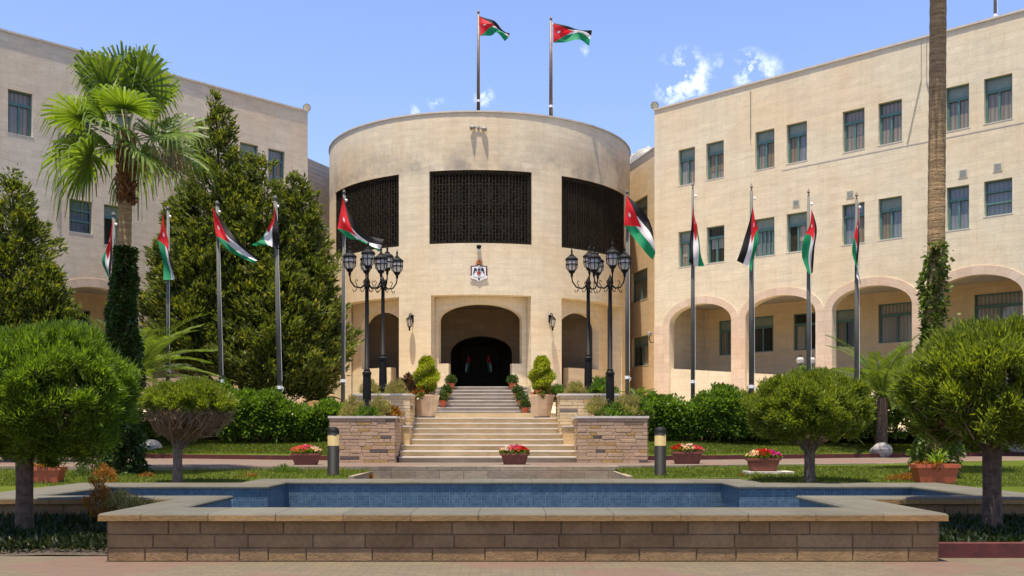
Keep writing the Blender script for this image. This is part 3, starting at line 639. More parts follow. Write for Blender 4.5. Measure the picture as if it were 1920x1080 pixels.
mb.build('roof', M['void'], tower)
# upper floor behind the screens
mpi = mpc(RD-.75)
mb = MB(); hs = [hole(a-.5, b+.5, ZW[0]-.3, ZW[1]+.3) for a, b in wx]
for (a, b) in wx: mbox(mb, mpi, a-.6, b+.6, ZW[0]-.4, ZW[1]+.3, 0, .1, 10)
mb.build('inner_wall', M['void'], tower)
for (a, b) in wx:
    n = 6; wd = (b-a)/n
    for k in range(n):
        if k in (0,): continue
        for (q0, q1) in ((ZW[1]-1.25, ZW[1]-.5), (ZW[0]+.55, ZW[0]+1.25)):
            g = MB(); mbox(g, mpi, a+wd*k+.12, a+wd*(k+1)-.14, q0, q1, -.03, -.002, 2); g.build('shutter', M['voidlite'], tower)
# screens: frame, fine bars, lozenge ornament
for (a, b) in wx:
    g = MB(); mpg = mpc(RD-.06); fw = .07
    for (u0, u1, z0, z1) in ((a+.002, a+fw, ZW[0]+.002, ZW[1]-.002), (b-fw, b-.002, ZW[0]+.002, ZW[1]-.002)): mbox(g, mpg, u0, u1, z0, z1, -.03, .05)
    for (z0, z1) in ((ZW[0]+.002, ZW[0]+fw), (ZW[1]-fw, ZW[1]-.002)): mbox(g, mpg, a+fw, b-fw, z0, z1, -.03, .05, 10)
    gr = g.build('window_screen', M['grille'], tower)
    g = MB(); n = int((b-a)/.14)
    for k in range(1, n):
        u = a+(b-a)*k/n; r = .022 if k % 6 else .035
        mbox(g, mpg, u-r, u+r, ZW[0]+fw, ZW[1]-fw, 0, .03)
    m_ = int((ZW[1]-ZW[0])/.14)
    for k in range(1, m_):
        z = ZW[0]+(ZW[1]-ZW[0])*k/m_; r = .022 if k % 6 else .035
        mbox(g, mpg, a+fw, b-fw, z-r, z+r, .031, .05, 8)
    g.build('bars', M['grille'], gr)
    g = MB()
    for i in range(int((b-a)/.42)):
        for j in range(7):
            u = a+.25+i*.42; z = ZW[0]+.25+j*.42
            if u > b-.2: continue
            c = [mpg(u+dx, z+dz, .02) for dx, dz in ((0, .16), (.16, 0), (0, -.16), (-.16, 0), (0, .16))]
            g.tube(c, .012, 4, False)
    g.build('ornament', M['grille'], gr)
# bays: inner arched wall
mpa = mpc(RD-.55); ri = RD-.55
cen = hole(u_of(822, ri), u_of(979, ri), EYE+3.0, EYE+4.88, .66, notch=(u_of(841, ri), u_of(960, ri), ZG))
lef = hole(u_of(677, ri), u_of(754, ri), EYE+2.9, EYE+4.65, .72, notch=(u_of(733, ri), u_of(754, ri), ZG))
rig = hole(u_of(1048, ri), u_of(1123, ri), EYE+2.9, EYE+4.65, .72, notch=(u_of(1048, ri), u_of(1066, ri), ZG))
mb = MB()
for (a, b), h in zip(bx, (lef, cen, rig)):
    wall(mb, mpa, a-.35, b+.35, ZG, zb_top+.02, [h], .35, du=.3, arcn=20)
mb.build('porch_arch_wall', M['drum'], tower)
mb = MB()
# porch ceiling beam, floor, back wall with arch and doors
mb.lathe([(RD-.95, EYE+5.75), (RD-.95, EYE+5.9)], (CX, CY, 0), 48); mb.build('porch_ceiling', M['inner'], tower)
mb = MB(); mb.lathe([(RD-.60, ZG), (RD-.60, ZF)], (CX, CY, 0), 64); mb.build('porch_floor', M['step_shaded'], tower)
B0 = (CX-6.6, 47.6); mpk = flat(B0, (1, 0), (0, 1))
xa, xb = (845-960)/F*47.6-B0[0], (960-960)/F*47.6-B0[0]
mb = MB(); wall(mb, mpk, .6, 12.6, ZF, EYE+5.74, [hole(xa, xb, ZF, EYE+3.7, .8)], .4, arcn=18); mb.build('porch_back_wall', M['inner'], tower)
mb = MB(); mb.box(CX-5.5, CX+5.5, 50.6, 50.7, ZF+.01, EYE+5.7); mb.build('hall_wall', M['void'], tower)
dr = MB(); dr.box(CX-.95, CX-.01, 50.45, 50.5, ZF+.02, ZF+2.3); dr.box(CX+.01, CX+.95, 50.45, 50.5, ZF+.02, ZF+2.3); dro = dr.build('glass_door', M['void'], tower)
fr = MB()
for x in (-1.0, -.03, .97): fr.box(CX+x, CX+x+.05, 50.40, 50.44, ZF+.02, ZF+2.4)
fr.box(CX-.95, CX+.97, 50.40, 50.44, ZF+2.32, ZF+2.4); fr.build('frame', M['black'], dro)
# ------------------------------------------------------------------ wall fittings
def on_drum(px, py, out=0):
    u = u_of(px); a = u/RD; Y = CY-RD*math.cos(a); n = Vector((math.sin(a), -math.cos(a), 0)); p = U(px, py, Y); return p+n*out, n, Vector((math.cos(a), math.sin(a), 0))
def wall_lantern(px, py, label):
    p, n, s = on_drum(px, py); r = thing('wall_lantern', label, 'lantern', tuple(p), 'wall lanterns beside the entrance')
    up = Vector((0, 0, 1))
    b = MB(); b.obox(p+n*.02+up*.12, s, n, up, .07, .02, .16); b.tube([p+n*.03+up*.2, p+n*.12+up*.34, p+n*.25+up*.30, p+n*.26+up*.22], .018, 6); b.tube([p+n*.03+up*.05, p+n*.12-up*.02, p+n*.2+up*.02], .014, 6); b.build('bracket', M['black'], r)
    c = p+n*.26-up*.08; g = MB(); g.lathe([(.07, -.16), (.125, .14)], c, 6); g.build('glass', M['lglass'], r)
    k = MB(); k.lathe([(.15, .14), (.13, .18), (.05, .26), (.03, .30), (.001, .34)], c, 12); k.lathe([(.02, -.34), (.045, -.26), (.03, -.22), (.085, -.16), (.07, -.155)], c, 12)
    for q in range(6):
        a = q*math.pi/3; k.tube([c+Vector((math.cos(a)*.072, math.sin(a)*.072, -.16)), c+Vector((math.cos(a)*.13, math.sin(a)*.13, .14))], .010, 4)
    k.build('cap', M['black'], r)
wall_lantern(773, 603, 'black wall lantern left of the central entrance arch')
wall_lantern(1031, 603, 'black wall lantern right of the central entrance arch')
# coat of arms
p, n, s = on_drum(898, 508); up = Vector((0, 0, 1))
em = thing('coat_of_arms', 'white shield-shaped coat of arms with crown and eagle above the entrance', 'emblem', tuple(p))
def plate(name, poly, m, o0, o1):
    b = MB(); fr = [p+s*x+up*z+n*o1 for x, z in poly]; bk = [p+s*x+up*z+n*o0 for x, z in poly]
    b.face(fr); 
    for i in range(len(poly)):
        j = (i+1) % len(poly); b.face([fr[i], bk[i], bk[j], fr[j]])
    return b.build(name, m, em)
M['maroon'] = simple('maroon_enamel', (.10, .02, .02), .5); M['gold'] = simple('orange_gold_enamel', (.45, .13, .02), .45); M['dkenamel'] = simple('dark_enamel', (.02, .018, .02), .5); M['redc'] = simple('red_enamel', (.30, .03, .015), .5)
k = .0225  # metres per photo pixel there
plate('mantle', [(-15.5*k, 9*k), (-6*k, 10*k), (0, 13*k), (6*k, 10*k), (15.5*k, 9*k), (15.5*k, -9*k), (-15.5*k, -9*k)], M['maroon'], 0, .03)
plate('shield', [(-13*k, 7*k), (-4*k, 8*k), (0, 11*k), (4*k, 8*k), (13*k, 7*k), (13*k, -9*k), (17*k, -11*k), (14*k, -14*k), (5*k, -17*k), (0, -21*k), (-5*k, -17*k), (-14*k, -14*k), (-17*k, -11*k), (-13*k, -9*k)], M['white'], .031, .05)
plate('crown', [(-4*k, 12.2*k), (-5.5*k, 17*k), (-3*k, 19*k), (0, 20.5*k), (3*k, 19*k), (5.5*k, 17*k), (4*k, 12.2*k)], M['gold'], .0, .07)
for sg in (-1, 1): plate('eagle_wing', [(sg*3*k, 2*k), (sg*7*k, 6*k), (sg*9*k, 4*k), (sg*11*k, -6*k), (sg*9*k, -5*k), (sg*7*k, 0), (sg*4*k, 0)][::sg], M['dkenamel'], .051, .065)
b = MB(); c0 = p+up*(-4.5*k)
plate('globe', [(3.6*k*math.cos(i*math.pi/6), -4.5*k+3.6*k*math.sin(i*math.pi/6)) for i in range(12)], M['redc'], .051, .07)
plate('eagle_body', [(-1.5*k, -.6*k), (-2*k, 3*k), (0, 6*k), (2*k, 3*k), (1.5*k, -.6*k)], M['dkenamel'], .051, .062)
plate('medal', [(-1.8*k, -14*k), (1.8*k, -14*k), (1.2*k, -18*k), (-1.2*k, -18*k)], M['dkenamel'], .051, .06)
plate('ribbon', [(-11*k, -9.8*k), (0, -12.4*k), (11*k, -9.8*k), (10.5*k, -11*k), (0, -13.6*k), (-10.5*k, -11*k)], M['offwhite'], .051, .058)
p, n, s = on_drum(898, 466); r = thing('dome_camera', 'small dark security camera above the coat of arms', 'camera', tuple(p))
b = MB(); b.obox(p+n*.05-up*.08, s, n, up, .08, .05, .06); b.build('housing', M['white'], r); b = MB(); b.lathe([(.001, -.09), (.08, -.06), (.1, 0), (.1, .06), (.05, .08)], p+n*.16+up*.04, 14); b.build('dome', M['black'], r, True)
p, n, s = on_drum(897, 240); r = thing('wall_floodlight', 'twin grey spotlights high on the round tower wall', 'floodlight', tuple(p))
b = MB(); b.obox(p+n*.03, s, n, up, .05, .03, .05); b.tube([p+n*.05-s*.12, p+n*.05+s*.12], .02, 6); b.build('bracket', M['sootcam'], r)
for sg, dz in ((-1, .02), (1, -.03)):
    c = p+n*.05+s*(sg*.13)+up*dz; b = MB(); b.tube([c, c+n*.05+s*(sg*.10)-up*.03, c+n*.09+s*(sg*.19)-up*.06], [.05, .085, .1], 12); b.build('spotlight', M['sootcam'], r, True)
def roof_flood(px, py, Y, label, sg):
    p = U(px, py, Y); r = thing('roof_floodlight', label, 'floodlight', tuple(p-up*.2), 'roof corner floodlights')
    b = MB(); b.tube([p-up*.25, p-up*.02], .03, 6); b.build('bracket', M['black'], r)
    d = Vector((sg*.5, -.8, -.3)).normalized(); b = MB(); b.tube([p-d*.08+up*.05, p+up*.05, p+d*.12+up*.05], [.06, .14, .17], 14); b.build('lamp_head', M['black'], r, True)
    b = MB(); b.tube([p+d*.121+up*.05, p+d*.13+up*.05], .15, 14); b.build('lens', M['offwhite'], r)
roof_flood(574, 204, 43.9, 'round floodlight on the roof corner of the left wing', .8)
roof_flood(1229, 200, 43.7, 'round floodlight on the roof corner of the right wing', -.9)
# curved arm lamp on the wing's end
p = U(1220, 636, 44.2); r = thing('wall_lamp', 'small dark lamp on a curved arm at the end of the right wing', 'lamp', tuple(p))
b = MB(); b.tube([p+Vector((.2, 0, -.12)), p+Vector((.02, 0, -.16)), p+Vector((-.06, 0, 0)), p+Vector((-.05, 0, .12))], .02, 6); b.build('arm', M['black'], r)
b = MB(); b.lathe([(.06, 0), (.11, .06), (.11, .16), (.04, .2)], p+Vector((-.06, 0, .12)), 12); b.build('lamp_head', M['sootcam'], r)
# small twin globe lamp near the arcade
p = U(1511, 700, 36.2); r = thing('twin_globe_lamp', 'low lamp with two clear globes in front of the second arcade arch', 'lamp', tuple(p))
b = MB(); b.tube([p-up*.8, p+up*.15], .025, 8)
for sg in (-1, 1): b.tube([p+up*.1, p+Vector((sg*.1, 0, .08)), p+Vector((sg*.2, 0, .2)), p+Vector((sg*.2, 0, .32))], .015, 6); b.lathe([(.06, .3), (.08, .34)], p+Vector((sg*.2, 0, 0)), 10); b.lathe([(.09, .56), (.05, .62), (.001, .66)], p+Vector((sg*.2, 0, 0)), 10)
b.build('stand', M['black'], r)
for sg in (-1, 1): b = MB(); b.lathe([(.06, .34), (.13, .40), (.14, .48), (.09, .56)], p+Vector((sg*.2, 0, 0)), 12); b.build('globe', M['lglass'], r, True)
# ------------------------------------------------------------------ ground
def AX(Y): return .415-.0387*Y
def sheet(name, fx0, fx1, ys, nx, zf, m, kind='structure'):
    b = MB()
    for y0, y1 in zip(ys[:-1], ys[1:]):
        for i in range(nx):
            q = [(fx0(y)+(fx1(y)-fx0(y))*k/nx, y) for y, k in ((y0, i), (y0, i+1), (y1, i+1), (y1, i))]
            b.face([(x, y, zf(x, y)) for x, y in q], [(x, y) for x, y in q])
    o = b.build(name, m, smooth=True); tag(o, None, None, kind=kind); return o
def lin(a, b, n): return [a+(b-a)*i/n for i in range(n+1)]
b = MB(); b.face([(-900, -500, -.4), (900, -500, -.4), (900, 1500, -.4), (-900, 1500, -.4)]); tag(b.build('ground', M['soil']), None, None, kind='structure')
sheet('paving', lambda y: -70, lambda y: 70, lin(-60, 12.2, 4), 4, lambda x, y: 0, M['pave'])
def bedz(x, y): return .002+.55*min(1, max(0, (y-12.2)/6.3))+.02*math.sin(x*2.1)*math.sin(y*1.7)
def lawnz(x, y): return .49+.03*max(0,y-18.6)+.02*math.sin(x*.9)*math.cos(y*1.1)
sheet('flower_bed', lambda y: -60, lambda y: (-4.6 if y < 14.6 else -7.8), [12.2, 12.6, 13.2, 13.8, 14.55, 14.6, 15.2, 15.9, 16.6], 60, bedz, M['soil'])
sheet('flower_bed', lambda y: (4.8 if y < 14.6 else 7.7), lambda y: 60, [12.2, 12.6, 13.2, 13.8, 14.55, 14.6, 15.2, 15.9, 16.6], 60, bedz, M['soil'])
def lz2(x, y): return min(bedz(x, y), .50) if y < 18.6 else lawnz(x, y)
def Yn(x): return (23.4 if x < -2 else (24.0 if x < 3 else 24+(x-3)*.30))
def Yk(x): return 28.0+max(0, abs(x+.6)-3)*.45
for sg in (-1, 1):
    sheet('lawn', (lambda y: -60) if sg < 0 else (lambda y: (7.7 if y < 19.0 else 4.5)), (lambda y: (-7.8 if y < 19.0 else -4.9)) if sg < 0 else (lambda y: 60), [16.6, 17.2, 17.8, 18.4, 18.98, 19.02, 20.0, 20.6], 60, lz2, M['lawn'])
def strip(name, xs, f0, f1, n, zf, m):
    b = MB()
    for x0, x1 in zip(xs[:-1], xs[1:]):
        for i in range(n):
            q = [(x, f0(x)+(f1(x)-f0(x))*t/n) for x, t in ((x0, i), (x1, i), (x1, i+1), (x0, i+1))]
            b.face([(x, y, zf(x, y)) for x, y in q], [(x, y) for x, y in q])
    o = b.build(name, m, smooth=True); return tag(o, None, None, kind='structure')
xs = lin(-60, 60, 120)
strip('lawn', lin(-60, -3.2, 60), lambda x: 20.58, lambda x: Yn(x)-.05, 6, lawnz, M['lawn'])
strip('lawn', lin(2.35, 60, 60), lambda x: 20.58, lambda x: Yn(x)-.05, 6, lawnz, M['lawn'])
b = MB(); b.box(-3.21, 2.36, 20.5, 23.9, .2, .40); tag(b.build('lower_paving', M['path']), None, None, kind='structure')
for x_, q in ((-3.27, 'left'), (2.29, 'right')):
    b = MB(); b.box(x_, x_+.12, 20.56, 23.44, .2, .60); tag(b.build('lawn_edging', M['curb']), 'short stone edging where the front lawn ends on the '+q+' of the platform', 'stone edging')
strip('path', xs, lambda x: Yn(x), lambda x: Yk(x)+.02, 2, lambda x, y: .705, M['path'])
# stone edging of the path
def edging(name, label, cat, xs, f, w_, z0, z1, m, uvs=1.0):
    b = MB()
    for x0, x1 in zip(xs[:-1], xs[1:]):
        a, c = f(x0), f(x1)
        b.face([(x0, a, z0), (x1, c, z0), (x1, c, z1), (x0, a, z1)]); b.face([(x0, a, z1), (x1, c, z1), (x1, c+w_, z1), (x0, a+w_, z1)]); b.face([(x0, a+w_, z0), (x0, a+w_, z1), (x1, c+w_, z1), (x1, c+w_, z0)])
    o = b.build(name, m); return tag(o, label, cat)
edging('path_edging', 'long low line of pale stone blocks edging the front lawn', 'stone edging', lin(-60, 60, 120), lambda x: Yn(x)-.06, .12, .4, .71, M['curb'])
edging('kerb', 'dark red painted kerb along the lawn left of the steps', 'kerb', lin(-60, -3.0, 60), Yk, .14, .4, .83, M['redkerb'])
edging('kerb', 'dark red painted kerb along the lawn right of the steps', 'kerb', lin(2.5, 60, 60), Yk, .14, .4, .83, M['redkerb'])
edging('kerb', 'dark red kerb at the foot of the bed right of the fountain', 'kerb', lin(4.72, 60, 8), lambda x: 12.02, .16, -.1, .17, M['redkerb'])
def Yh(x): return 33.2+max(0, abs(x)-6)*.25
def lzb(x, y): return .80+(y-Yk(x))*.125+.02*math.sin(x*1.3+y)
strip('lawn', lin(-60, -3.0, 60), lambda x: Yk(x)+.12, lambda x: Yk(x)+7.0, 6, lzb, M['lawn'])
strip('lawn', lin(1.7, 60, 60), lambda x: Yk(x)+.12, lambda x: Yk(x)+7.0, 6, lzb, M['lawn'])
def tz(x, y): return 1.5+min(1, max(0, (y-Yh(x))/1.0))*.85+.02*math.sin(x)
strip('garden_terrace', lin(-60, -3.2, 40), Yh, lambda x: 62, 26, tz, M['terrace'])
strip('garden_terrace', lin(.95, 60, 40), Yh, lambda x: 62, 26, tz, M['terrace'])
# landing between the flights
b = MB(); b.box(-2.30, 2.30, 30.95, 44.5, 1.0, 2.06, sh=AX); tag(b.build('landing', M['step']), None, None, kind='structure')
# ------------------------------------------------------------------ steps
st = thing('stone_steps', 'lower flight of pale yellow stone steps in full light', 'steps', (AX(27), 26.5, .7))
Yb = 26.55
for k in range(8):
    hw = (-2.30, 2.45) if k < 4 else (-2.15, 2.16)
    y0 = Yb+k*.40+(.0 if k < 4 else .1); z0, z1 = .70+k*.151, .70+(k+1)*.151
    b = MB(); b.box(hw[0], hw[1], y0+.03, 31.0 if k == 7 else y0+.9, z0-.2, z1-.035, sh=AX); so_ = b.build('step', M['step'], st)
    t = MB(); t.box(hw[0], hw[1], y0, 31.0 if k == 7 else y0+.55, z1-.033, z1, sh=AX); t.build('tread', M['capstone'], so_)
b = MB(); b.box(-2.0, 2.0, 30.9, 31.3, 1.7, 2.07, sh=AX); b.build('step', M['step'], st)
s2 = thing('stone_steps', 'upper flight of stone steps, their shade painted as grey, leading into the porch', 'steps', (AX(42), 41.2, 2.06))
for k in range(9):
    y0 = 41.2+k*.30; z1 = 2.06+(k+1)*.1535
    b = MB(); b.box(-1.93, 1.93, y0+.04, 44.9 if k == 8 else y0+.6, z1-.35, z1-.037, sh=AX); so2 = b.build('step', M['step_shaded'], s2); b = MB(); b.box(-1.95, 1.95, y0, 44.9 if k == 8 else y0+.38, z1-.035, z1, sh=AX); b.build('tread', M['tread_shaded'], so2)
# front platform of pale blocks
b = MB(); b.box(-2.75, 2.95, 23.5, 24.05, .3, .703, sh=AX); tag(b.build('platform_edge', M['curb']), 'low pale block riser in front of the steps behind the fountain', 'stone edging')
# planters
def planter(label, xa, xb, y0, y1, ztop, zb, m, capm='capstone'):
    r = thing('stone_planter', label, 'planter', ((xa+xb)/2, (y0+y1)/2, zb), 'stone planters flanking the steps')
    b = MB(); w_ = .22
    b.box(xa, xb, y0, y0+w_, zb, ztop-.06); b.box(xa, xb, y1-w_, y1, zb, ztop-.06); b.box(xa, xa+w_, y0+w_, y1-w_, zb, ztop-.06); b.box(xb-w_, xb, y0+w_, y1-w_, zb, ztop-.06); b.build('wall', M['mortar_y'], r)
    bb = MB(); i0 = int(xa*10)
    for q, (A_, B_, o_) in enumerate((((xa, y0), (xb, y0), (0, -1)), ((xb, y0), (xb, y1), (1, 0)), ((xa, y1), (xa, y0), (-1, 0)))): blocks(bb, A_, B_, zb, ztop-.06, .088, .14, .55, o_, gap=.004, jit=.008, seed=i0+q)
    bb.build('block_facing', m, r)
    c = MB(); e = .04
    c.box(xa-e, xb+e, y0-e, y0+w_+.02, ztop-.058, ztop); c.box(xa-e, xb+e, y1-w_, y1+e, ztop-.058, ztop); c.box(xa-e, xa+w_, y0+w_+.02, y1-w_, ztop-.058, ztop); c.box(xb-w_, xb+e, y0+w_+.02, y1-w_, ztop-.058, ztop); c.build('capstone', M[capm], r)
    s = MB(); s.box(xa+w_+.002, xb-w_-.002, y0+w_+.022, y1-w_-.002, zb, ztop-.08); s.build('soil', M['soil'], r)
    return r
def xp(px, Y): return (px-960)/F*Y
planter('brown sandstone planter at the foot of the steps on the left', xp(618, 26.3), xp(741, 26.3), 26.3, 28.3, EYE+33*26.3/F, .69, M['blk_p'])
planter('brown sandstone planter at the foot of the steps on the right', xp(1083, 26.3), xp(1214, 26.3), 26.3, 28.3, EYE+33*26.3/F, .69, M['blk_p'])
planter('taller yellow stone planter higher up the steps on the left', xp(663, 28.5), xp(770, 28.5), 28.45, 30.6, EYE+75*28.5/F, .8, M['blk_y'])
planter('taller yellow stone planter higher up the steps on the right', xp(1049, 28.5), xp(1158, 28.5), 28.45, 30.6, EYE+75*28.5/F, .8, M['blk_y'])
# stepped cheek walls between planters and steps
for lab, (xa, xb, ya, yb, zt) in (('short yellow stone cheek wall left of the steps', (xp(745, 27.6), xp(768, 27.6), 27.6, 28.42, EYE+.17)), ('short yellow stone cheek wall right of the steps', (xp(1057, 27.6), xp(1080, 27.6), 27.6, 28.42, EYE+.17))):
    r = thing('cheek_wall', lab, 'wall', (xa, ya, .8), 'short cheek walls beside the steps'); b = MB(); b.box(xa, xb, ya, yb, .8, zt); b.build('wall', M['pierb'], r); b = MB(); b.box(xa-.02, xb+.02, ya-.03, yb, zt+.001, zt+.05); b.build('capstone', M['capstone'], r)
# ------------------------------------------------------------------ fountain
fo = thing('fountain_pool', 'cross-shaped stone pool with pale coping and blue mosaic lining', 'fountain', (0, 16, 0))
OUT = [(-4.66, 11.6), (4.91, 11.6), (4.91, 14.4), (7.8, 14.4), (7.8, 18.95), (4.6, 18.95), (4.6, 20.55), (-5.0, 20.55), (-5.0, 18.95), (-7.9, 18.95), (-7.9, 14.4), (-4.66, 14.4)]
INN = [(-4.05, 12.6), (4.13, 12.6), (4.13, 15.0), (6.87, 15.0), (6.87, 17.8), (3.9, 17.8), (3.9, 19.3), (-4.2, 19.3), (-4.2, 17.8), (-6.9, 17.8), (-6.9, 15.0), (-4.05, 15.0)]
def inset(poly, e, sg=1):
    n = len(poly); r = []
    for i in range(n):
        p0, p1, p2 = Vector(poly[i-1]), Vector(poly[i]), Vector(poly[(i+1) % n])
        d1 = (p1-p0).normalized(); d2 = (p2-p1).normalized(); n1 = Vector((-d1.y, d1.x)); n2 = Vector((-d2.y, d2.x))
        q = p1+(n1+n2)*e*sg; r.append((q.x, q.y))
    return r
ZC = .55
def ring(b, A, B, z0, z1):
    pass
b = MB(); n = len(OUT); bev = .02
O2 = inset(OUT, bev); I2 = inset(INN, -bev)
for i in range(n):
    j = (i+1) % n
    b.cur = 0; b.face([(*O2[i], ZC), (*O2[j], ZC), (*I2[j], ZC), (*I2[i], ZC)])
    b.cur = 1
    for P_, Q_, sgn in ((OUT, O2, 1), (INN, I2, -1)):
        b.face([(*Q_[i], ZC), (*P_[i], ZC-bev), (*P_[j], ZC-bev), (*Q_[j], ZC)]) if False else None
    b.cur = 0
    b.face([(*O2[i], ZC), (*OUT[i], ZC-bev), (*OUT[j], ZC-bev), (*O2[j], ZC)]); b.face([(*I2[i], ZC), (*INN[i], ZC-bev), (*INN[j], ZC-bev), (*I2[j], ZC)])
    b.cur = 1
    b.face([(*OUT[i], ZC-bev), (*OUT[i], ZC-.085), (*OUT[j], ZC-.085), (*OUT[j], ZC-bev)])
    b.cur = 0; b.face([(*INN[i], ZC-bev), (*INN[i], ZC-.045), (*INN[j], ZC-.045), (*INN[j], ZC-bev)])
    b.cur = 1; W2 = inset(OUT, .10); b.face([(*OUT[i], ZC-.085), (*W2[i], ZC-.085), (*W2[j], ZC-.085), (*OUT[j], ZC-.085)])
b.build('coping', [M['cope'], M['cope_edge']], fo)
b = MB(); WO = inset(OUT, .085)
for i in range(n):
    j = (i+1) % n; L = (Vector(WO[j])-Vector(WO[i])).length; o = i*3.7
    b.face([(*WO[i], -.2), (*WO[j], -.2), (*WO[j], ZC-.086), (*WO[i], ZC-.086)], [(o, -.2+.135), (o+L, -.2+.135), (o+L, ZC-.086+.135), (o, ZC-.086+.135)])
b.build('wall', M['mortar'], fo)
b = MB()
for i in range(n):
    j = (i+1) % n; dd = (Vector(WO[j])-Vector(WO[i])).normalized(); blocks(b, WO[i], WO[j], 0.0, ZC-.088, .152, .32, .75, (dd.y, -dd.x), seed=i+3)
b.build('block_facing', M['blk_f'], fo)
b = MB(); WI = inset(INN, -.03)
for i in range(n):
    j = (i+1) % n; L = (Vector(WI[j])-Vector(WI[i])).length
    b.face([(*WI[i], -.3), (*WI[j], -.3), (*WI[j], ZC-.046), (*WI[i], ZC-.046)], [(0, -.3), (L, -.3), (L, ZC-.046), (0, ZC-.046)])
b.face([(x, y, -.25) for x, y in inset(INN, -.06)]); b.build('tile_lining', M['tile'], fo)
b = MB(); b.face([(x, y, -.02) for x, y in inset(INN, -.05)]); tag(b.build('water', M['water']), None, None, kind='structure')
p = U(948, 948, 13.5); b = MB(); b.lathe([(.05, -.1), (.06, 0), (.035, .03), (.035, .09), (.001, .1)], (p.x, 13.5, .0), 10); b.tube([(p.x, 13.5, .0), (p.x, 13.5, .46)], .02, 8)
tag(b.build('fountain_nozzle', M['black'], loc=(p.x, 13.5, 0)), 'small black water nozzle inside the pool near the front coping', 'nozzle')
# ------------------------------------------------------------------ lamp posts
def lamp(base, top_heads, label, angs, r_arm=.47):
    base = Vector(base); r = thing('street_lamp', label, 'lamp post', tuple(base), 'black lamp posts in the planters')
    H = top_heads-base.z           # height of lantern centres above base
    zj = H-.60
    b = MB(); b.lathe([(.16, -.2), (.16, .05), (.13, .10), (.14, .18), (.115, .30), (.105, 1.0), (.12, 1.03), (.12, 1.08), (.085, 1.12), (.09, 1.16)], base, 12); b.build('base', M['black'], r, False)
    b = MB(); b.lathe([(.062, 1.16), (.052, zj-.5), (.05, zj-.1), (.075, zj-.06), (.055, zj), (.085, zj+.1), (.04, zj+.2), (.001, zj+.3)], base, 12); b.build('column', M['black'], r, True)
    for a in angs:
        a = R_(a); d = Vector((math.cos(a), math.sin(a), 0)); q = base+up*zj
        ar = MB(); ar.tube([q+d*.04+up*.02, q+d*(r_arm*.35)-up*.07, q+d*(r_arm*.72)-up*.03, q+d*(r_arm*.95)+up*.12, q+d*r_arm+up*.26], [.026, .024, .022, .02, .018], 8)
        for (s0, s1, s2_, h0) in ((.12, .22, .18, .12), (.55, .68, .62, .14)):
            ar.tube([q+d*(r_arm*s0)-up*.02, q+d*(r_arm*s1)+up*h0*.7, q+d*(r_arm*s2_)+up*h0*1.1, q+d*(r_arm*(s2_-.1))+up*h0*.8], .011, 5)
            ar.tube([q+d*(r_arm*s0)-up*.06, q+d*(r_arm*s1)-up*.16, q+d*(r_arm*(s1+.1))-up*.17, q+d*(r_arm*(s1+.15))-up*.11], .011, 5)
        ar.build('arm', M['black'], r)
        c = q+d*r_arm+up*.60
        ln = MB(); ln.lathe([(.02, -.36), (.04, -.30), (.035, -.26), (.085, -.21), (.10, -.17), (.06, -.15)], c, 14)
        ln.lathe([(.165, .13), (.19, .145), (.185, .175), (.12, .235), (.075, .255), (.07, .285), (.04, .30), (.022, .36), (.034, .40), (.015, .44), (.001, .52)], c, 16)
        for kq in range(8):
            t = kq*math.pi/4; e = Vector((math.cos(t), math.sin(t), 0))
            ln.tube([c+e*.085-up*.17, c+e*.15-up*.10, c+e*.168+up*.02, c+e*.155+up*.135], .010, 5)
        ln.lathe([(.172, .0), (.172, .02), (.165, .02), (.165, .0)], c, 16)
        lo = ln.build('lantern', M['black'], r, False)
        g = MB(); g.lathe([(.08, -.165), (.142, -.10), (.158, .02), (.145, .135)], c, 14); g.build('glass', M['lglass'], lo, True)
        bl = MB(); bl.lathe([(.02, -.14), (.03, -.08), (.05, .0), (.03, .06), (.001, .08)], c, 8); bl.build('bulb', M['white'], lo, True)
    return r
Yf, Yr = 27.3, 29.4
lamp((xp(688, Yf), Yf, EYE+(813-775)/F*Yf), EYE+(813-492)/F*Yf, 'front black three-lantern lamp post in the lower left planter', (172, 282, 45))
lamp((xp(718, Yr), Yr, EYE+(813-742)/F*Yr), EYE+(813-497)/F*Yr, 'rear black three-lantern lamp post in the taller left planter', (180, 292, 38))
lamp((xp(1144, Yf), Yf, EYE+(813-775)/F*Yf), EYE+(813-492)/F*Yf, 'front black three-lantern lamp post in the lower right planter', (30, 150, 272))
lamp((xp(1103, Yr), Yr, EYE+(813-742)/F*Yr), EYE+(813-497)/F*Yr, 'rear black three-lantern lamp post in the taller right planter', (180, 50, 270))
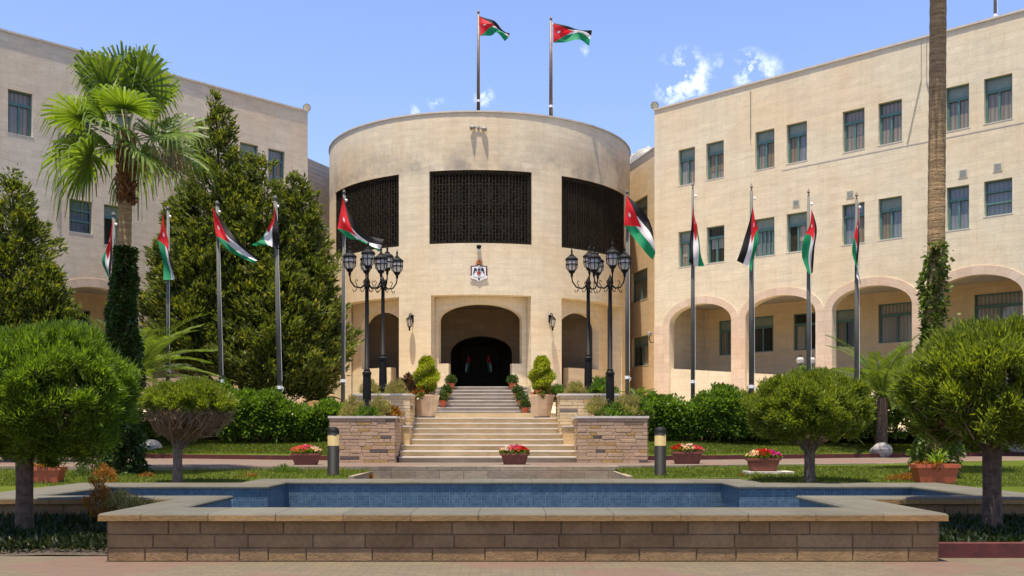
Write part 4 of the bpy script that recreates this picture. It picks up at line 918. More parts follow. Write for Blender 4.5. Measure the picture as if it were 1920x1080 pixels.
# ------------------------------------------------------------------ flag poles and flags
def cr(P, t):  # catmull-rom through a short list
    n = len(P)-1; x = min(max(t*n, 0), n-1e-6); i = int(x); f = x-i
    p0, p1, p2, p3 = P[max(i-1, 0)], P[i], P[i+1], P[min(i+2, n)]
    return [.5*((2*b)+(-a+c)*f+(2*a-5*b+4*c-d)*f*f+(-a+3*b-3*c+d)*f**3) for a, b, c, d in zip(p0, p1, p2, p3)]
def flag(Y, rows, label, group, amp=.10, seed=0, name='flag'):
    """rows: photo-pixel polylines (hoist to fly) of the seams v=0,1/3,2/3,1; third number = metres towards the viewer"""
    rows = [[(p + (0,)) if len(p) == 2 else p for p in r] for r in rows]
    nu, nv = 40, 24; b = MB(); G = []
    for j in range(nv+1):
        v = j/nv; row = []
        for i in range(nu+1):
            u = i/nu; cols = [cr(r, u) for r in rows]; x, y, dd = cr(cols, v)
            wv = amp*(u**.6)*math.sin(u*9+v*4+seed)+amp*.5*(u**.5)*math.sin(v*9-u*5+seed*2)
            YY = Y-.13-dd+wv; p = U(x, y, Y); p.y = YY; row.append(p)
        G.append(row)
    vs = [q for r in G for q in r]; b.v = [tuple(q) for q in vs]
    for j in range(nv):
        for i in range(nu):
            a = j*(nu+1)+i; b.f.append((a, a+1, a+nu+2, a+nu+1)); b.mi.append(0)
            for (ii, jj) in ((i, j), (i+1, j), (i+1, j+1), (i, j+1)): b.uv.append((ii/nu, jj/nv))
    o = b.build(name, M['flag'], None, True, loc=tuple(vs[0])); return tag(o, label, 'flag', group)
def pole(px, ytop, ybase, Y, label, group, r=.065, m='steel', lean=0, spear=False, zb=None):
    a = U(px+lean, ybase, Y); t = U(px, ytop, Y)
    if zb is not None: a.z = zb
    root = thing('flagpole', label, 'flagpole', tuple(a), group)
    b = MB(); b.tube([a, a.lerp(t, .5), t], [r*1.1, r, r*.62], 12); b.build('pole', M[m], root, True)
    f = MB()
    if spear: f.lathe([(.02, 0), (.035, .03), (.012, .07), (.05, .12), (.001, .26)], t, 8)
    else: f.lathe([(r*.7, 0), (r*.9, .03), (r*.5, .1), (.001, .12)], t, 10)
    f.build('finial', M['brown_pole' if spear else m], root)
    if not spear or True:
        c = MB(); q = a.lerp(t, .12) if zb is None else a+up*1.3; c.lathe([(r*1.25, -.05), (r*1.25, .05)], q, 10); c.tube([q+Vector((r, -.02, 0)), q+Vector((r+.06, -.06, -.02)), q+Vector((r+.01, -.04, -.14))], .012, 5); c.build('cleat', M['white'], root)
        h = MB(); h.tube([t+Vector((r*.9, -.05, -.1)), a.lerp(t, .15)+Vector((r*1.1, -.06, 0))], .006, 4); h.build('halyard', M['white'], root)
        k = MB(); q = t-up*.25+Vector((r+.02, -.05, 0)); k.lathe([(.02, -.04), (.045, 0), (.02, .04)], q, 8); k.build('truck_pulley', M['white'], root)
    return root
GP = 'steel flagpoles standing on the garden terrace'; GF = 'national flags on the terrace poles'
pole(213, 405, 700, 29.5, 'leftmost steel flagpole, half hidden by the fan palm trunk', GP, zb=1.4)
pole(315, 392, 660, 33.6, 'steel flagpole between the fan palm and the big cypress', GP, zb=2.2)
pole(407, 383, 760, 33.4, 'steel flagpole in front of the left side of the big cypress', GP, lean=9, r=.075)
pole(516, 373, 775, 33.2, 'steel flagpole in front of the right side of the big cypress', GP, lean=10, r=.08)
pole(645, 362, 762, 34.2, 'steel flagpole at the left edge of the round tower', GP, lean=-2)
pole(1176, 362, 755, 34.2, 'steel flagpole at the right edge of the round tower', GP)
pole(1299, 354, 765, 34.0, 'steel flagpole before the first arcade arch', GP, spear=True)
pole(1409, 358, 775, 33.0, 'thicker steel flagpole before the pier between first and second arch', GP, r=.08, spear=True)
pole(1516, 368, 785, 32.0, 'steel flagpole before the pier between second and third arch', GP, spear=True, zb=1.6)
pole(1606, 374, 785, 31.5, 'steel flagpole before the third arcade arch', GP, spear=True, zb=1.5)
pole(897, 24, 212, 45.0, 'tall brown flagpole on the tower roof, the left of two', 'rooftop flagpoles', r=.07, m='brown_pole')
pole(1033, 36, 222, 45.0, 'tall brown flagpole on the tower roof, the right of two', 'rooftop flagpoles', r=.075, m='brown_pole')
pole(1866, -50, 40, 36.0, 'thin mast on the roof of the right wing near the palm trunk', 'rooftop flagpoles', r=.05, m='steel')
flag(45, [[(899, 32), (925, 41), (941, 57), (957, 66)], [(899, 44), (924, 49), (941, 60), (955, 70)], [(900, 57), (922, 51), (938, 61), (953, 73)], [(900, 70), (920, 68), (932, 64), (947, 78)]], 'flag on the left rooftop pole, its free end curling down', 'rooftop flags', .12, 1)
flag(45, [[(1037, 45), (1062, 51), (1085, 56), (1109, 62)], [(1037, 57), (1064, 57), (1086, 60), (1108, 69)], [(1037, 70), (1062, 66), (1086, 64), (1106, 75)], [(1037, 82), (1062, 81), (1088, 78), (1105, 85)]], 'flag on the right rooftop pole, streaming nearly level', 'rooftop flags', .12, 2)
# left row
flag(29.5, [[(216, 408), (214, 450), (212, 490), (211, 520)], [(213, 425), (209, 470), (208, 500), (210, 521)], [(210, 445), (202, 475), (202, 500), (208, 522)], [(202, 470), (197, 480), (196, 498), (206, 520)]], 'limp flag hanging beside the fan palm trunk', GF, .05, 3)
flag(33.6, [[(308, 398), (313, 440), (318, 470), (324, 505)], [(306, 420), (318, 455), (322, 485), (329, 522)], [(302, 440), (312, 462), (318, 495), (324, 525)], [(297, 450), (303, 470), (307, 495), (310, 527)]], 'limp flag hanging left of the big cypress, red at top and green below', GF, .06, 4)
flag(33.4, [[(400, 388), (425, 425), (447, 450), (484, 485)], [(402, 405), (425, 440), (450, 462), (484, 489)], [(404, 425), (424, 452), (448, 474), (483, 492)], [(407, 444), (427, 468), (450, 482), (481, 496)]], 'flag blown to the right in front of the cypress, long green edge', GF, .10, 5)
flag(33.2, [[(516, 386), (523, 420), (526, 448), (524, 468)], [(515, 400), (513, 425), (512, 445), (513, 465)], [(514, 412), (503, 432), (496, 447), (505, 462)], [(512, 418), (500, 438), (486, 455), (474, 461)]], 'short flag folded back with its dark band in front of the cypress', GF, .06, 6)
flag(34.2, [[(644, 370), (663, 412), (688, 440), (721, 450)], [(641, 390), (660, 428), (688, 452), (718, 462)], [(637, 412), (657, 437), (682, 457), (715, 470)], [(634, 430), (655, 448), (680, 452), (711, 473)]], 'flag blowing right in front of the left screened window', GF, .10, 7)
flag(34.2, [[(1174, 367), (1196, 388), (1214, 408), (1221, 432)], [(1172, 388), (1192, 406), (1213, 430), (1225, 452)], [(1170, 408), (1192, 425), (1210, 450), (1228, 474)], [(1169, 424), (1185, 444), (1205, 470), (1224, 487)]], 'open flag blowing right at the right edge of the round tower', GF, .10, 8)
flag(34.0, [[(1299, 385), (1294, 432), (1292, 465), (1290, 492)], [(1300, 400), (1300, 435), (1298, 470), (1299, 499)], [(1302, 412), (1306, 440), (1309, 470), (1308, 500)], [(1306, 424), (1309, 445), (1312, 475), (1320, 500)]], 'limp flag hanging before the first arcade arch', GF, .06, 9)
flag(33.0, [[(1410, 388), (1401, 425), (1390, 460), (1380, 490)], [(1412, 402), (1407, 440), (1400, 470), (1392, 496)], [(1415, 418), (1412, 445), (1408, 475), (1403, 501)], [(1420, 430), (1420, 452), (1414, 480), (1406, 512)]], 'limp flag with its black band swung to the left, on the thicker pole', GF, .05, 10)
flag(32.0, [[(1519, 394), (1530, 430), (1524, 470), (1522, 512)], [(1518, 408), (1525, 437), (1520, 475), (1520, 514)], [(1516, 424), (1519, 444), (1514, 480), (1517, 515)], [(1508, 440), (1502, 460), (1503, 485), (1513, 516)]], 'limp flag mostly red and green before the second and third arches', GF, .05, 11)
flag(31.5, [[(1606, 388), (1606, 430), (1604, 470), (1602, 500)], [(1608, 404), (1608, 445), (1606, 485), (1603, 520)], [(1604, 420), (1601, 452), (1606, 492), (1608, 530)], [(1597, 452), (1595, 470), (1600, 495), (1612, 536)]], 'narrow limp flag on the pole before the third arcade arch', GF, .05, 12)
# two dim standing flags inside the porch
for px, sg, lab in ((877, 1, 'dim flag standing inside the entrance hall, left of the door'), (918, -1, 'dim flag standing inside the entrance hall, right of the door')):
    flag(50.0, [[(px, 665), (px-6*sg, 680), (px-9*sg, 692)], [(px+2*sg, 668), (px-3*sg, 684), (px-5*sg, 696)], [(px+4*sg, 672), (px, 686), (px-2*sg, 698)], [(px+6*sg, 676), (px+3*sg, 690), (px+1*sg, 700)]], lab, 'flags inside the entrance hall', .03, 3)
# ------------------------------------------------------------------ bollards
def bollard(px, label, Y=21.6):
    x = xp(px, Y); z0 = .5; zt = EYE+13*Y/F; r = thing('bollard_light', label, 'bollard', (x, Y, z0), 'black bollard lights behind the pool')
    b = MB(); b.lathe([(.122, 0), (.122, zt-z0-.40)], (x, Y, z0), 24); b.build('post', M['black'], r, True)
    b = MB(); b.lathe([(.118, zt-z0-.398), (.118, zt-z0-.155)], (x, Y, z0), 24); b.build('light_band', M['bollard_cream'], r, True)
    b = MB(); b.lathe([(.124, zt-z0-.154), (.124, zt-z0-.11), (.11, zt-z0-.05), (.07, zt-z0-.01), (.001, zt-z0)], (x, Y, z0), 24); b.build('cap', M['black'], r, True)
bollard(625, 'black bollard light with cream band, in front of the left planter'); bollard(1238, 'black bollard light with cream band, in front of the right planter')
# ------------------------------------------------------------------ plants
def sph(n):
    v = rng.normal(size=(n, 3)); return v/np.linalg.norm(v, axis=1, keepdims=True)
def clumps(C, rad, per, up_=.3, outw=.7, rnd=.6, cen=None, flat_=1.0, shell=.75):
    """leaves scattered round clump centres; direction mixes outward, up and random"""
    C = np.asarray(C, float); n = len(C)*per; idx = np.repeat(np.arange(len(C)), per)
    o = sph(n)*(rng.uniform(0, 1, (n, 1))**.5)*np.broadcast_to(rad, (len(C),))[idx][:, None]; o[:, 2] *= flat_
    P = C[idx]+o
    oc = C[idx]-(np.asarray(cen)[None] if cen is not None else 0)
    if cen is None: oc = o
    oc = oc/np.maximum(np.linalg.norm(oc, axis=1, keepdims=True), 1e-6); oo = o/np.maximum(np.linalg.norm(o, axis=1, keepdims=True), 1e-6)
    D = oc*outw+oo*.5+np.array([0, 0, up_])+rng.normal(size=(n, 3))*rnd
    return P, D
def clipped_tree(label, base, trunk_h, cc, rx, ry, rz, m, ncl=420, per=150, leaf=(.10, .022), trunk_r=.10, lower=.25, bare=0, lean=(0, 0), spike=.35, group='small clipped trees round the pool', tm='bark'):
    base = Vector(base); cc = Vector(cc); r = thing('clipped_tree', label, 'tree', tuple(base), group)
    fork = base+up*trunk_h+Vector((lean[0], lean[1], 0))
    b = MB(); b.tube([base-up*.1, base+up*.05, base.lerp(fork, .5), fork], [trunk_r*1.35, trunk_r*1.15, trunk_r, trunk_r*1.05], 12)
    nb = 16
    for k in range(nb):
        a = k*2.4+.3; el = .35+.4*((k*7) % 5)/5; d = Vector((math.cos(a)*rx*.8, math.sin(a)*ry*.8, 0))
        e = Vector((cc.x, cc.y, cc.z))+d+up*(rz*.1*((k % 3)-1)); mid = fork.lerp(e, .5)+Vector((0, 0, -.08*rz+.02*(k % 4)))
        b.tube([fork-up*.08, fork.lerp(mid, .6), mid, e], [trunk_r*.42, trunk_r*.3, trunk_r*.22, trunk_r*.08], 6)
        for q in range(4):
            s0 = mid.lerp(e, q/4); dd = Vector(tuple(rng.normal(size=3))).normalized()*.35*rx+up*.15*rz; b.tube([s0, s0+dd*.5, s0+dd], [trunk_r*.12, trunk_r*.09, trunk_r*.04], 4, False)
    b.build('trunk', M[tm], r, False)
    S = sph(ncl*3); S = S[S[:, 2] > -lower*1.0-.35*rng.uniform(size=len(S))][:ncl]
    sh = rng.uniform(.72, 1.0, (len(S), 1))**.6
    bump_ = 1+.06*np.sin(S[:, 0:1]*5+S[:, 1:2]*4)+.05*np.sin(S[:, 0:1]*13+S[:, 2:3]*11)+rng.normal(size=(len(S), 1))*.035
    C = np.array(cc)+S*sh*bump_*np.array([rx, ry, rz])
    C[:, 2] = np.maximum(C[:, 2], cc.z-rz*(lower+.25)+rng.uniform(0, .12, len(C)))
    P, D = clumps(C, .105*rx*rng.uniform(.6, 1.4, len(C)), per, up_=.55, outw=.5, rnd=.35, cen=np.array(cc)-np.array([0, 0, rz*.3]))
    n = len(P); L = leaf[0]*rng.uniform(.6, 1.5, n); Wd = leaf[1]*rng.uniform(.7, 1.3, n)
    sp = rng.uniform(size=n) < .03*spike; L[sp] *= 2.2
    leaves('crown', P, D, L, Wd, M[m], r)
    if bare:
        t = MB()
        for k in range(bare):
            a = rng.uniform(0, 2*math.pi); rr = math.sqrt(rng.uniform(.05, 1)); e = Vector((cc.x+math.cos(a)*rx*rr*.98, cc.y+math.sin(a)*ry*rr*.98, cc.z-rz*.15-rng.uniform(0, .55)*rz*(1-.4*rr)))
            s0 = fork.lerp(e, rng.uniform(.25, .7)); m0 = s0.lerp(e, .5)+Vector(tuple(rng.normal(size=3)*.05)); m0 += Vector(tuple(rng.normal(size=3)*.07)); t.tube([s0, m0, e, e+Vector(tuple(rng.normal(size=3)*.08))], [.012, .008, .005, .003], 4, False)
        t.build('bare_twigs', M['twig'], r)
    return r
# near left, mid left, mid right, near right
Y = 13.4; clipped_tree('large bright green clipped tree at the far left in front of the pool', (xp(46, Y), Y, .15), 1.02, U(96, 742, Y), 1.00, 1.0, .84, 'clip', 460, 250, (.080, .016), .105, .78, tm='barkdark')
Y = 19.6; clipped_tree('thin flat-topped clipped tree with bare brown underside behind the pool', (xp(333, Y), Y, .55), .62, U(357, 765, Y), .84, .8, .46, 'clip2', 200, 190, (.07, .02), .085, -.22, bare=700)
Y = 19.6; clipped_tree('dome-shaped clipped tree behind the pool right of the bollard', (xp(1518, Y), Y, .55), .58, U(1519, 768, Y), 1.09, 1.05, .66, 'clip2', 430, 200, (.07, .02), .10, .6, bare=110)
Y = 13.6; clipped_tree('large olive green clipped tree at the far right in front of the pool', (xp(1860, Y), Y, .15), 1.10, U(1852, 735, Y), 1.03, 1.0, .80, 'clip2', 460, 250, (.078, .018), .115, .6, bare=200, spike=1.2, tm='barkdark')
# conifers
def conifer(label, base, spires, nper, m='conifer', leaf=(.24, .075), trunk_r=.2, depth=.75, zlow=None, group='dark conifers before the left wing'):
    base = Vector(base); r = thing('conifer_tree', label, 'tree', tuple(base), group)
    b = MB()
    for k, (top, rad, zb_, pw) in enumerate(spires):
        top = Vector(top); b.tube([base-up*.2, base.lerp(Vector((top.x, top.y, base.z+1.5)), 1.0 if k else .6), top-up*.6], [trunk_r, trunk_r*.7, .03], 8)
    Ps, Ds = [], []
    for (top, rad, zb_, pw) in spires:
        top = Vector(top); H = top.z-zb_
        nb = nper
        t = rng.uniform(0, 1, nb)**.62                       # 0 top, 1 bottom
        ang = rng.uniform(0, 2*math.pi, nb)
        R = rad*(t**pw)*(1-.55*np.clip((t-.86)/.14, 0, 1)**1.5)
        R = R*(1+.26*np.sin(ang*3+t*19)+.16*np.sin(ang*5-t*31))*rng.uniform(.70, 1.10, nb)
        C = np.stack([top.x+np.cos(ang)*R, top.y+np.sin(ang)*R*depth, top.z-t*H+.12*R], 1)
        # each clump is a spray running outwards and up
        per = 44
        idx = np.repeat(np.arange(nb), per); s = rng.uniform(0, 1, nb*per)
        od = np.stack([np.cos(ang), np.sin(ang)*depth, np.full(nb, .55)], 1)[idx]
        ln = rng.uniform(.35, .75, nb)[idx]*np.clip(R/1.0+.25, .25, 1)[idx]
        P = C[idx]+od*((s-.6)*ln)[:, None]+rng.normal(size=(nb*per, 3))*(.15*(1.1-s))[:, None]
        D = od+rng.normal(size=(nb*per, 3))*.45+np.array([0, 0, .25])
        Ps.append(P); Ds.append(D)
        for k in range(0, nb, 25):
            a = Vector((top.x, top.y, max(C[k, 2]-.5*R[k], zb_+.1))); b.tube([a, Vector(C[k])], [.03, .01], 4, False)
    b.build('trunk', M['barkdark'], r)
    P = np.concatenate(Ps); D = np.concatenate(Ds); n = len(P)
    leaves('crown', P, D, leaf[0]*rng.uniform(.5, 1.3, n), leaf[1]*rng.uniform(.6, 1.3, n), M[m], r)
Y = 36.8
conifer('huge dark cypress with pointed top left of the round tower', (xp(470, Y), Y, 2.2),
        [(U(405, 180, Y), 2.15, U(0, 700, Y).z, .75), (U(448, 285, Y-.2), 1.5, U(0, 640, Y).z, .6), (U(490, 290, Y-.3), 1.9, U(0, 715, Y).z, .6), (U(560, 330, Y-.1), 1.65, U(0, 735, Y).z, .6), (U(575, 460, Y-.4), 1.3, U(0, 735, Y).z, .5), (U(520, 480, Y-1), 2.0, U(0, 735, Y).z, .5), (U(370, 420, Y-.8), 1.6, U(0, 690, Y).z, .5), (U(340, 360, Y), 1.1, U(0, 620, Y).z, .6)], 560, leaf=(.22, .07))
Y = 27.5
conifer('dark conifer at the far left edge behind the bright clipped tree', (xp(20, Y), Y, 1.0), [(U(25, 325, Y), 1.5, U(0, 720, Y).z, .7), (U(-30, 420, Y), 1.3, U(0, 720, Y).z, .5), (U(85, 500, Y-.3), .75, U(0, 720, Y).z, .5)], 420, leaf=(.18, .055), depth=1)
# fan palms
def fan_frond(b, base, d, pet, rad, droop, nseg=34, span=118, twist=0.0):
    base = Vector(base); d = Vector(d).normalized(); side = d.cross(up)
    if side.length < .05: side = Vector((1, 0, 0))
    side.normalize(); side = Matrix.Rotation(twist, 3, d) @ side; nrm = side.cross(d).normalized()
    if nrm.z < 0: nrm = -nrm
    pts = [base+d*(pet*s)-up*(droop*.35*(s**2)*pet) for s in (0, .35, .7, 1)]
    pd = (pts[-1]-pts[-2]).normalized(); c = pts[-1]
    fold = rng.uniform(.1, .5)
    W0 = 2*rad*math.radians(span)/nseg*.5
    for k in range(nseg):
        a = math.radians(-span+2*span*k/(nseg-1)); L = rad*(.72+.28*math.cos(a*.8))*rng.uniform(.92, 1.06)
        q = pd*math.cos(a)+side*math.sin(a)+nrm*(fold*abs(math.sin(a))); q.normalize()
        w = side*math.cos(a)-pd*math.sin(a)
        P = []; tips = rng.uniform(.75, 1.35)
        for i, s in enumerate((0, .3, .58, .8, 1.0)):
            g = droop*(s**2.6)*tips
            P.append(c+q*(L*s*(1-.25*g*s))-up*(g*L*.62+(.16*L*tips if s == 1.0 else 0)))
        wd = (.012, W0*.36, W0*.50, W0*.30, .004)
        for i in range(4):
            zf = nrm*(.01 if k % 2 else -.01)
            b.face([P[i]-w*wd[i]+zf, P[i]+w*wd[i]-zf, P[i+1]+w*wd[i+1]-zf, P[i+1]-w*wd[i+1]+zf])
    return pts
def fan_palm(label, base, top, r0, r1, fronds, pet, rad, seed, stalks=True, skirt=True):
    global rng
    rng = np.random.default_rng(seed)
    base = Vector(base); top = Vector(top); r = thing('fan_palm', label, 'palm tree', tuple(base), 'tall fan palms')
    b = MB(); n = 90; pts = []; rr = []
    for i in range(n+1):
        s = i/n; p = base.lerp(top, s); pts.append(p); rr.append((r0*(1-s)+r1*s)*(1+.045*(i % 2))+(.18*r0*max(0, 1-s*8)))
    b.tube(pts, rr, 18); b.build('trunk', M['palmbark'], r, False)
    if skirt:   # old leaf bases under the crown
        n = 900; s = rng.uniform(0, 1, n); a = rng.uniform(0, 2*math.pi, n); q = np.array(top)+np.stack([np.cos(a)*r1*1.0, np.sin(a)*r1*1.0, -s*1.5+.25], 1)
        D = np.stack([np.cos(a)*.5, np.sin(a)*.5, np.full(n, .9)], 1)+rng.normal(size=(n, 3))*.3; leaves('leaf_bases', q, D, .13*rng.uniform(.5, 1.4, n), .07, M['dry2'], r)
    for k in range(fronds):
        f = k/fronds; el = math.radians(84-98*f+rng.uniform(-12, 12)); az = k*2.39996+rng.uniform(-.2, .2)
        d = Vector((math.cos(az)*math.cos(el), math.sin(az)*math.cos(el), math.sin(el)))
        fb = MB(); pp = fan_frond(fb, top+up*.25*(1-f), d, pet*(.85+.25*math.sin(el)), rad*rng.uniform(.9, 1.05), .14+.6*f*f, nseg=36, twist=rng.choice([-1, 1])*rng.uniform(.2, 1.25)*(.35+.65*f))
        fo_ = fb.build('frond', M['palmleaf'], r)
        sb = MB(); sb.tube(pp, [.02, .015, .012, .01], 5); sb.build('stalk', M['petiole'], fo_)
    if stalks:
        for (ax, L, h, lab) in ((175, 1.25, .55, 0), (182, 1.5, .50, 0), (190, 1.35, .42, 0), (205, 1.1, .3, 0), (350, .75, .2, 0)):
            a = math.radians(ax); d = Vector((math.cos(a), math.sin(a), 0)); sb = MB(); P = [top+up*.1]
            for s in (.2, .4, .6, .8, 1.0): P.append(top+d*(L*min(1, s*1.25)*(1-.1*max(0, s-.8)))+up*(.1+h*math.sin(s*1.9)-1.5*max(0, s-.5)**1.5*2.2))
            sb.tube(P, [.014, .014, .012, .014, .018, .006], 5)
            sb.build('dry_flower_stalk', M['drystalk'], r)
        n = 500; a = rng.uniform(0, 1, n); c = np.array(top)+np.array([.95, -.3, -.35]); P = c+rng.normal(size=(n, 3))*np.array([.22, .2, .16]); D = np.tile([0, 0, -1.0], (n, 1))+rng.normal(size=(n, 3))*.2
        leaves('dead_frond_tips', P, D, .28*rng.uniform(.4, 1.2, n), .02, M['dry'], r)
    return r
M['dry2'] = leafm('reddish_leaf_base', (.11, .045, .02), (.24, .11, .045), .1)
M['petiole'] = simple('pale_green_petiole', (.22, .25, .07), .5)
Y = 22
fan_palm('fan palm with full green crown in front of the left wing', (xp(222, Y), Y, .4), U(237, 276, Y), .165, .135, 21, 1.05, 1.15, 12)
Y = 21
fan_palm('tall palm trunk with ivy at the right, its crown above the picture', (xp(1752, Y), Y, .4), (xp(1760, Y)+.02, Y, 14.2), .175, .15, 24, 1.0, 1.1, 8, stalks=False)
rng = np.random.default_rng(11)
def ivy(label, base, top, r0, r1, n, mats, leaf=.09, cover=None):
    base = Vector(base); top = Vector(top); Ps = []; Ds = []
    s = rng.uniform(0, 1, n); a = rng.uniform(0, 2*math.pi, n)
    if cover: keep = rng.uniform(size=n) < cover(s, a); s, a = s[keep], a[keep]; n = len(s)
    rr = (r0*(1-s)+r1*s)*(1+.25*np.sin(a*3+s*14)+.15*np.sin(a*5-s*31))*rng.uniform(.75, 1.1, n)
    P = np.array(base)[None]*(1-s[:, None])+np.array(top)[None]*s[:, None]+np.stack([np.cos(a)*rr, np.sin(a)*rr, np.zeros(n)], 1)
    D = np.stack([np.cos(a), np.sin(a), np.full(n, -.5)], 1)+rng.normal(size=(n, 3))*.5
    o = leaves('climbing_ivy', P, D, leaf*rng.uniform(.6, 1.3, n), leaf*.8*rng.uniform(.6, 1.2, n), M[mats], loc=tuple(base)); tag(o, label, 'ivy', 'ivy on the palm trunks'); return o
Y = 22; ivy('dense dark ivy sheathing the lower trunk of the left fan palm', (xp(224, Y), Y, .5), U(234, 462, Y), .42, .15, 17000, 'ivy')
Y = 21; ivy('patchy light green ivy on the right palm trunk', (xp(1752, Y), Y, .5), U(1759, 455, Y), .40, .20, 9000, 'ivyl', cover=lambda s, a: np.where(np.cos(a-3.0-1.0*s) > -.1+.9*np.clip(s-.35, 0, 1), 1.0, np.where(s < .42, .9, .06)))
# date palms
def date_palm(label, base, crown, nf, L, seed, trunk=.16, azs=None, droop=.9, group='young date palms', name='date_palm'):
    rg = np.random.default_rng(seed); base = Vector(base); crown = Vector(crown); r = thing(name, label, 'palm tree', tuple(base), group)
    b = MB(); b.tube([base-up*.1, base.lerp(crown, .5), crown], [trunk*1.1, trunk, trunk*.9], 12); b.build('trunk', M['barkdark'], r)
    for k in range(nf):
        el = math.radians(80-62*(k/nf)+rg.uniform(-8, 8)); az = k*2.39996+rg.uniform(-.2, .2); Lf = L*rg.uniform(.85, 1.1)
        h = Vector((math.cos(az), math.sin(az), 0)); fb = MB(); P = []
        for i in range(13):
            s = i/12; e = el-droop*s*1.1; 
            P.append(crown if i == 0 else P[-1]+(h*math.cos(e)+up*math.sin(e))*(Lf/12))
        fb.tube(P, [.02*(1-.8*i/12)+.002 for i in range(13)], 4, False)
        n = 42
        for i in range(n):
            s = .12+.87*i/n; x = s*12; j = min(int(x), 11); p = P[j].lerp(P[j+1], x-j); t = (P[j+1]-P[j]).normalized(); sd = t.cross(up); sd = sd.normalized() if sd.length > .05 else Vector((1, 0, 0)); nr = sd.cross(t)
            ll = .42*L/2*math.sin(min(1, s*1.25+.15)*math.pi*.92)**.6*rg.uniform(.85, 1.1)+.05
            for sg in (-1, 1):
                q = (sd*sg*.8+t*.75+nr*.25).normalized(); e1 = p+q*ll*.5; e2 = p+q*ll-up*ll*.12; ww = nr*.012+t*.024
                fb.face([p, e1-ww, e2, e1+ww])
        fb.build('frond', M['dateleaf'], r)
    return r
Y = 32.6; date_palm('young date palm with arching fronds behind the flat-topped clipped tree', (xp(232, Y), Y, 1.0), U(250, 718, Y), 34, 3.1, 3, .2)
Y = 33.1; date_palm('young date palm behind the dome-shaped clipped tree on the right', (xp(1652, Y), Y, 1.0), U(1655, 745, Y), 32, 2.5, 4, .18)
for (px, py, Yc, lab, L) in ((603, 752, 36.5, 'small dark cycad at the foot of the left connecting block', .75), (1196, 752, 36.0, 'small cycad beside the right planter near the tower', .8), (1215, 760, 34.9, 'low cycad in the hedge right of the tower', .6)):
    date_palm(lab, U(px, py+12, Yc), U(px, py, Yc), 14, L, int(px), .1, droop=1.1, group='small cycads', name='cycad')
# hedges and shrubs
def shrub(name, label, cat, cx, cy, z0, rx, ry, h, n, m, leaf=(.10, .06), group=None, up_=.3, ncl=None, extra=None, stem=True):
    ncl = ncl or max(8, n//60); S = sph(ncl); S[:, 2] = np.abs(S[:, 2]); C = np.array([cx, cy, z0])+S*rng.uniform(.55, 1, (ncl, 1))*np.array([rx, ry, h])
    P, D = clumps(C, .22*min(rx, h)+.03, n//ncl, up_=up_, outw=.5, rnd=.5, cen=np.array([cx, cy, z0]))
    nn_ = len(P); root = thing(name, label, cat, (cx, cy, z0), group)
    leaves('foliage', P, D, leaf[0]*rng.uniform(.6, 1.3, nn_), leaf[1]*rng.uniform(.7, 1.2, nn_), M[m], root)
    if stem:
        b = MB()
        for k in range(7):
            e = C[k % ncl]; b.tube([(cx, cy, z0-.05), tuple((np.array([cx, cy, z0])+e)/2+rng.normal(size=3)*.02), tuple(e)], [.018, .012, .006], 5, False)
        b.build('stems', M['twig'], root)
    if extra:
        fm, nf, fs = extra; k = rng.integers(0, nn_, nf); leaves('flowers', P[k]+D[k]*.02, D[k]+np.array([0, -.4, .5]), fs, fs*.9, M[fm], root)
    return root
def hedge(label, pts, w_, n, m, leaf):
    """pts: (x, y, z0, height) along its run"""
    P = []; D = []
    for _ in range(n//60):
        k = rng.uniform(0, len(pts)-1.001); i = int(k); f = k-i; a = np.array(pts[i]); c = np.array(pts[i+1]); q = a*(1-f)+c*f
        th = rng.uniform(-.2, math.pi); yy = q[1]-math.cos(th)*w_; hh = q[3]*(1+.12*math.sin(q[0]*3.1)+.08*math.sin(q[0]*7.3+1)); zz = q[2]+max(0.05, (.35+.65*math.sin(th)) if th > 0 else .2*rng.uniform())*hh if rng.uniform() < .6 else q[2]+rng.uniform(.05, .85)*hh
        if zz < q[2]+.8*hh: yy = q[1]-w_*rng.uniform(.7, 1.05)
        c0 = np.array([q[0], yy, zz]); o = sph(60)*rng.uniform(0, .2, (60, 1)); P.append(c0+o); D.append(o*3+np.array([0, -.5, .3])+rng.normal(size=(60, 3))*.4)
    P = np.concatenate(P); D = np.concatenate(D); nn_ = len(P); r = thing('hedge', label, 'hedge', tuple(pts[0][:3]), 'leafy hedges behind the back lawn')
    leaves('foliage', P, D, leaf[0]*rng.uniform(.6, 1.3, nn_), leaf[1]*rng.uniform(.7, 1.2, nn_), M[m], r)
    b = MB()
    for i in range(len(pts)-1):
        for f in (0, .33, .66):
            q = np.array(pts[i])*(1-f)+np.array(pts[i+1])*f; b.tube([(q[0], q[1], q[2]-.1), (q[0]+.05, q[1]-.05, q[2]+q[3]*.4), (q[0]-.1, q[1]-.1, q[2]+q[3]*.8)], [.03, .02, .01], 5, False)
    b.build('stems', M['twig'], r)
def hp(px, Y, ybot, ytop): a = U(px, ybot, Y); return (a.x, Y, a.z, (ybot-ytop)/F*Y)
hedge('broad green hedge left of the steps, taller behind the flat-topped tree', [hp(415, 33.6, 818, 735), hp(450, 33.4, 818, 732), hp(500, 33.2, 818, 745), hp(550, 33, 818, 765), hp(600, 33, 818, 765), hp(648, 32.8, 818, 768)], .7, 42000, 'hedge', (.13, .07))
hedge('low hedge behind the far left of the back lawn', [hp(130, 35, 822, 790), hp(250, 34.5, 822, 782), hp(330, 34, 820, 770), hp(410, 33.7, 818, 750)], .6, 16000, 'hedge', (.12, .065))
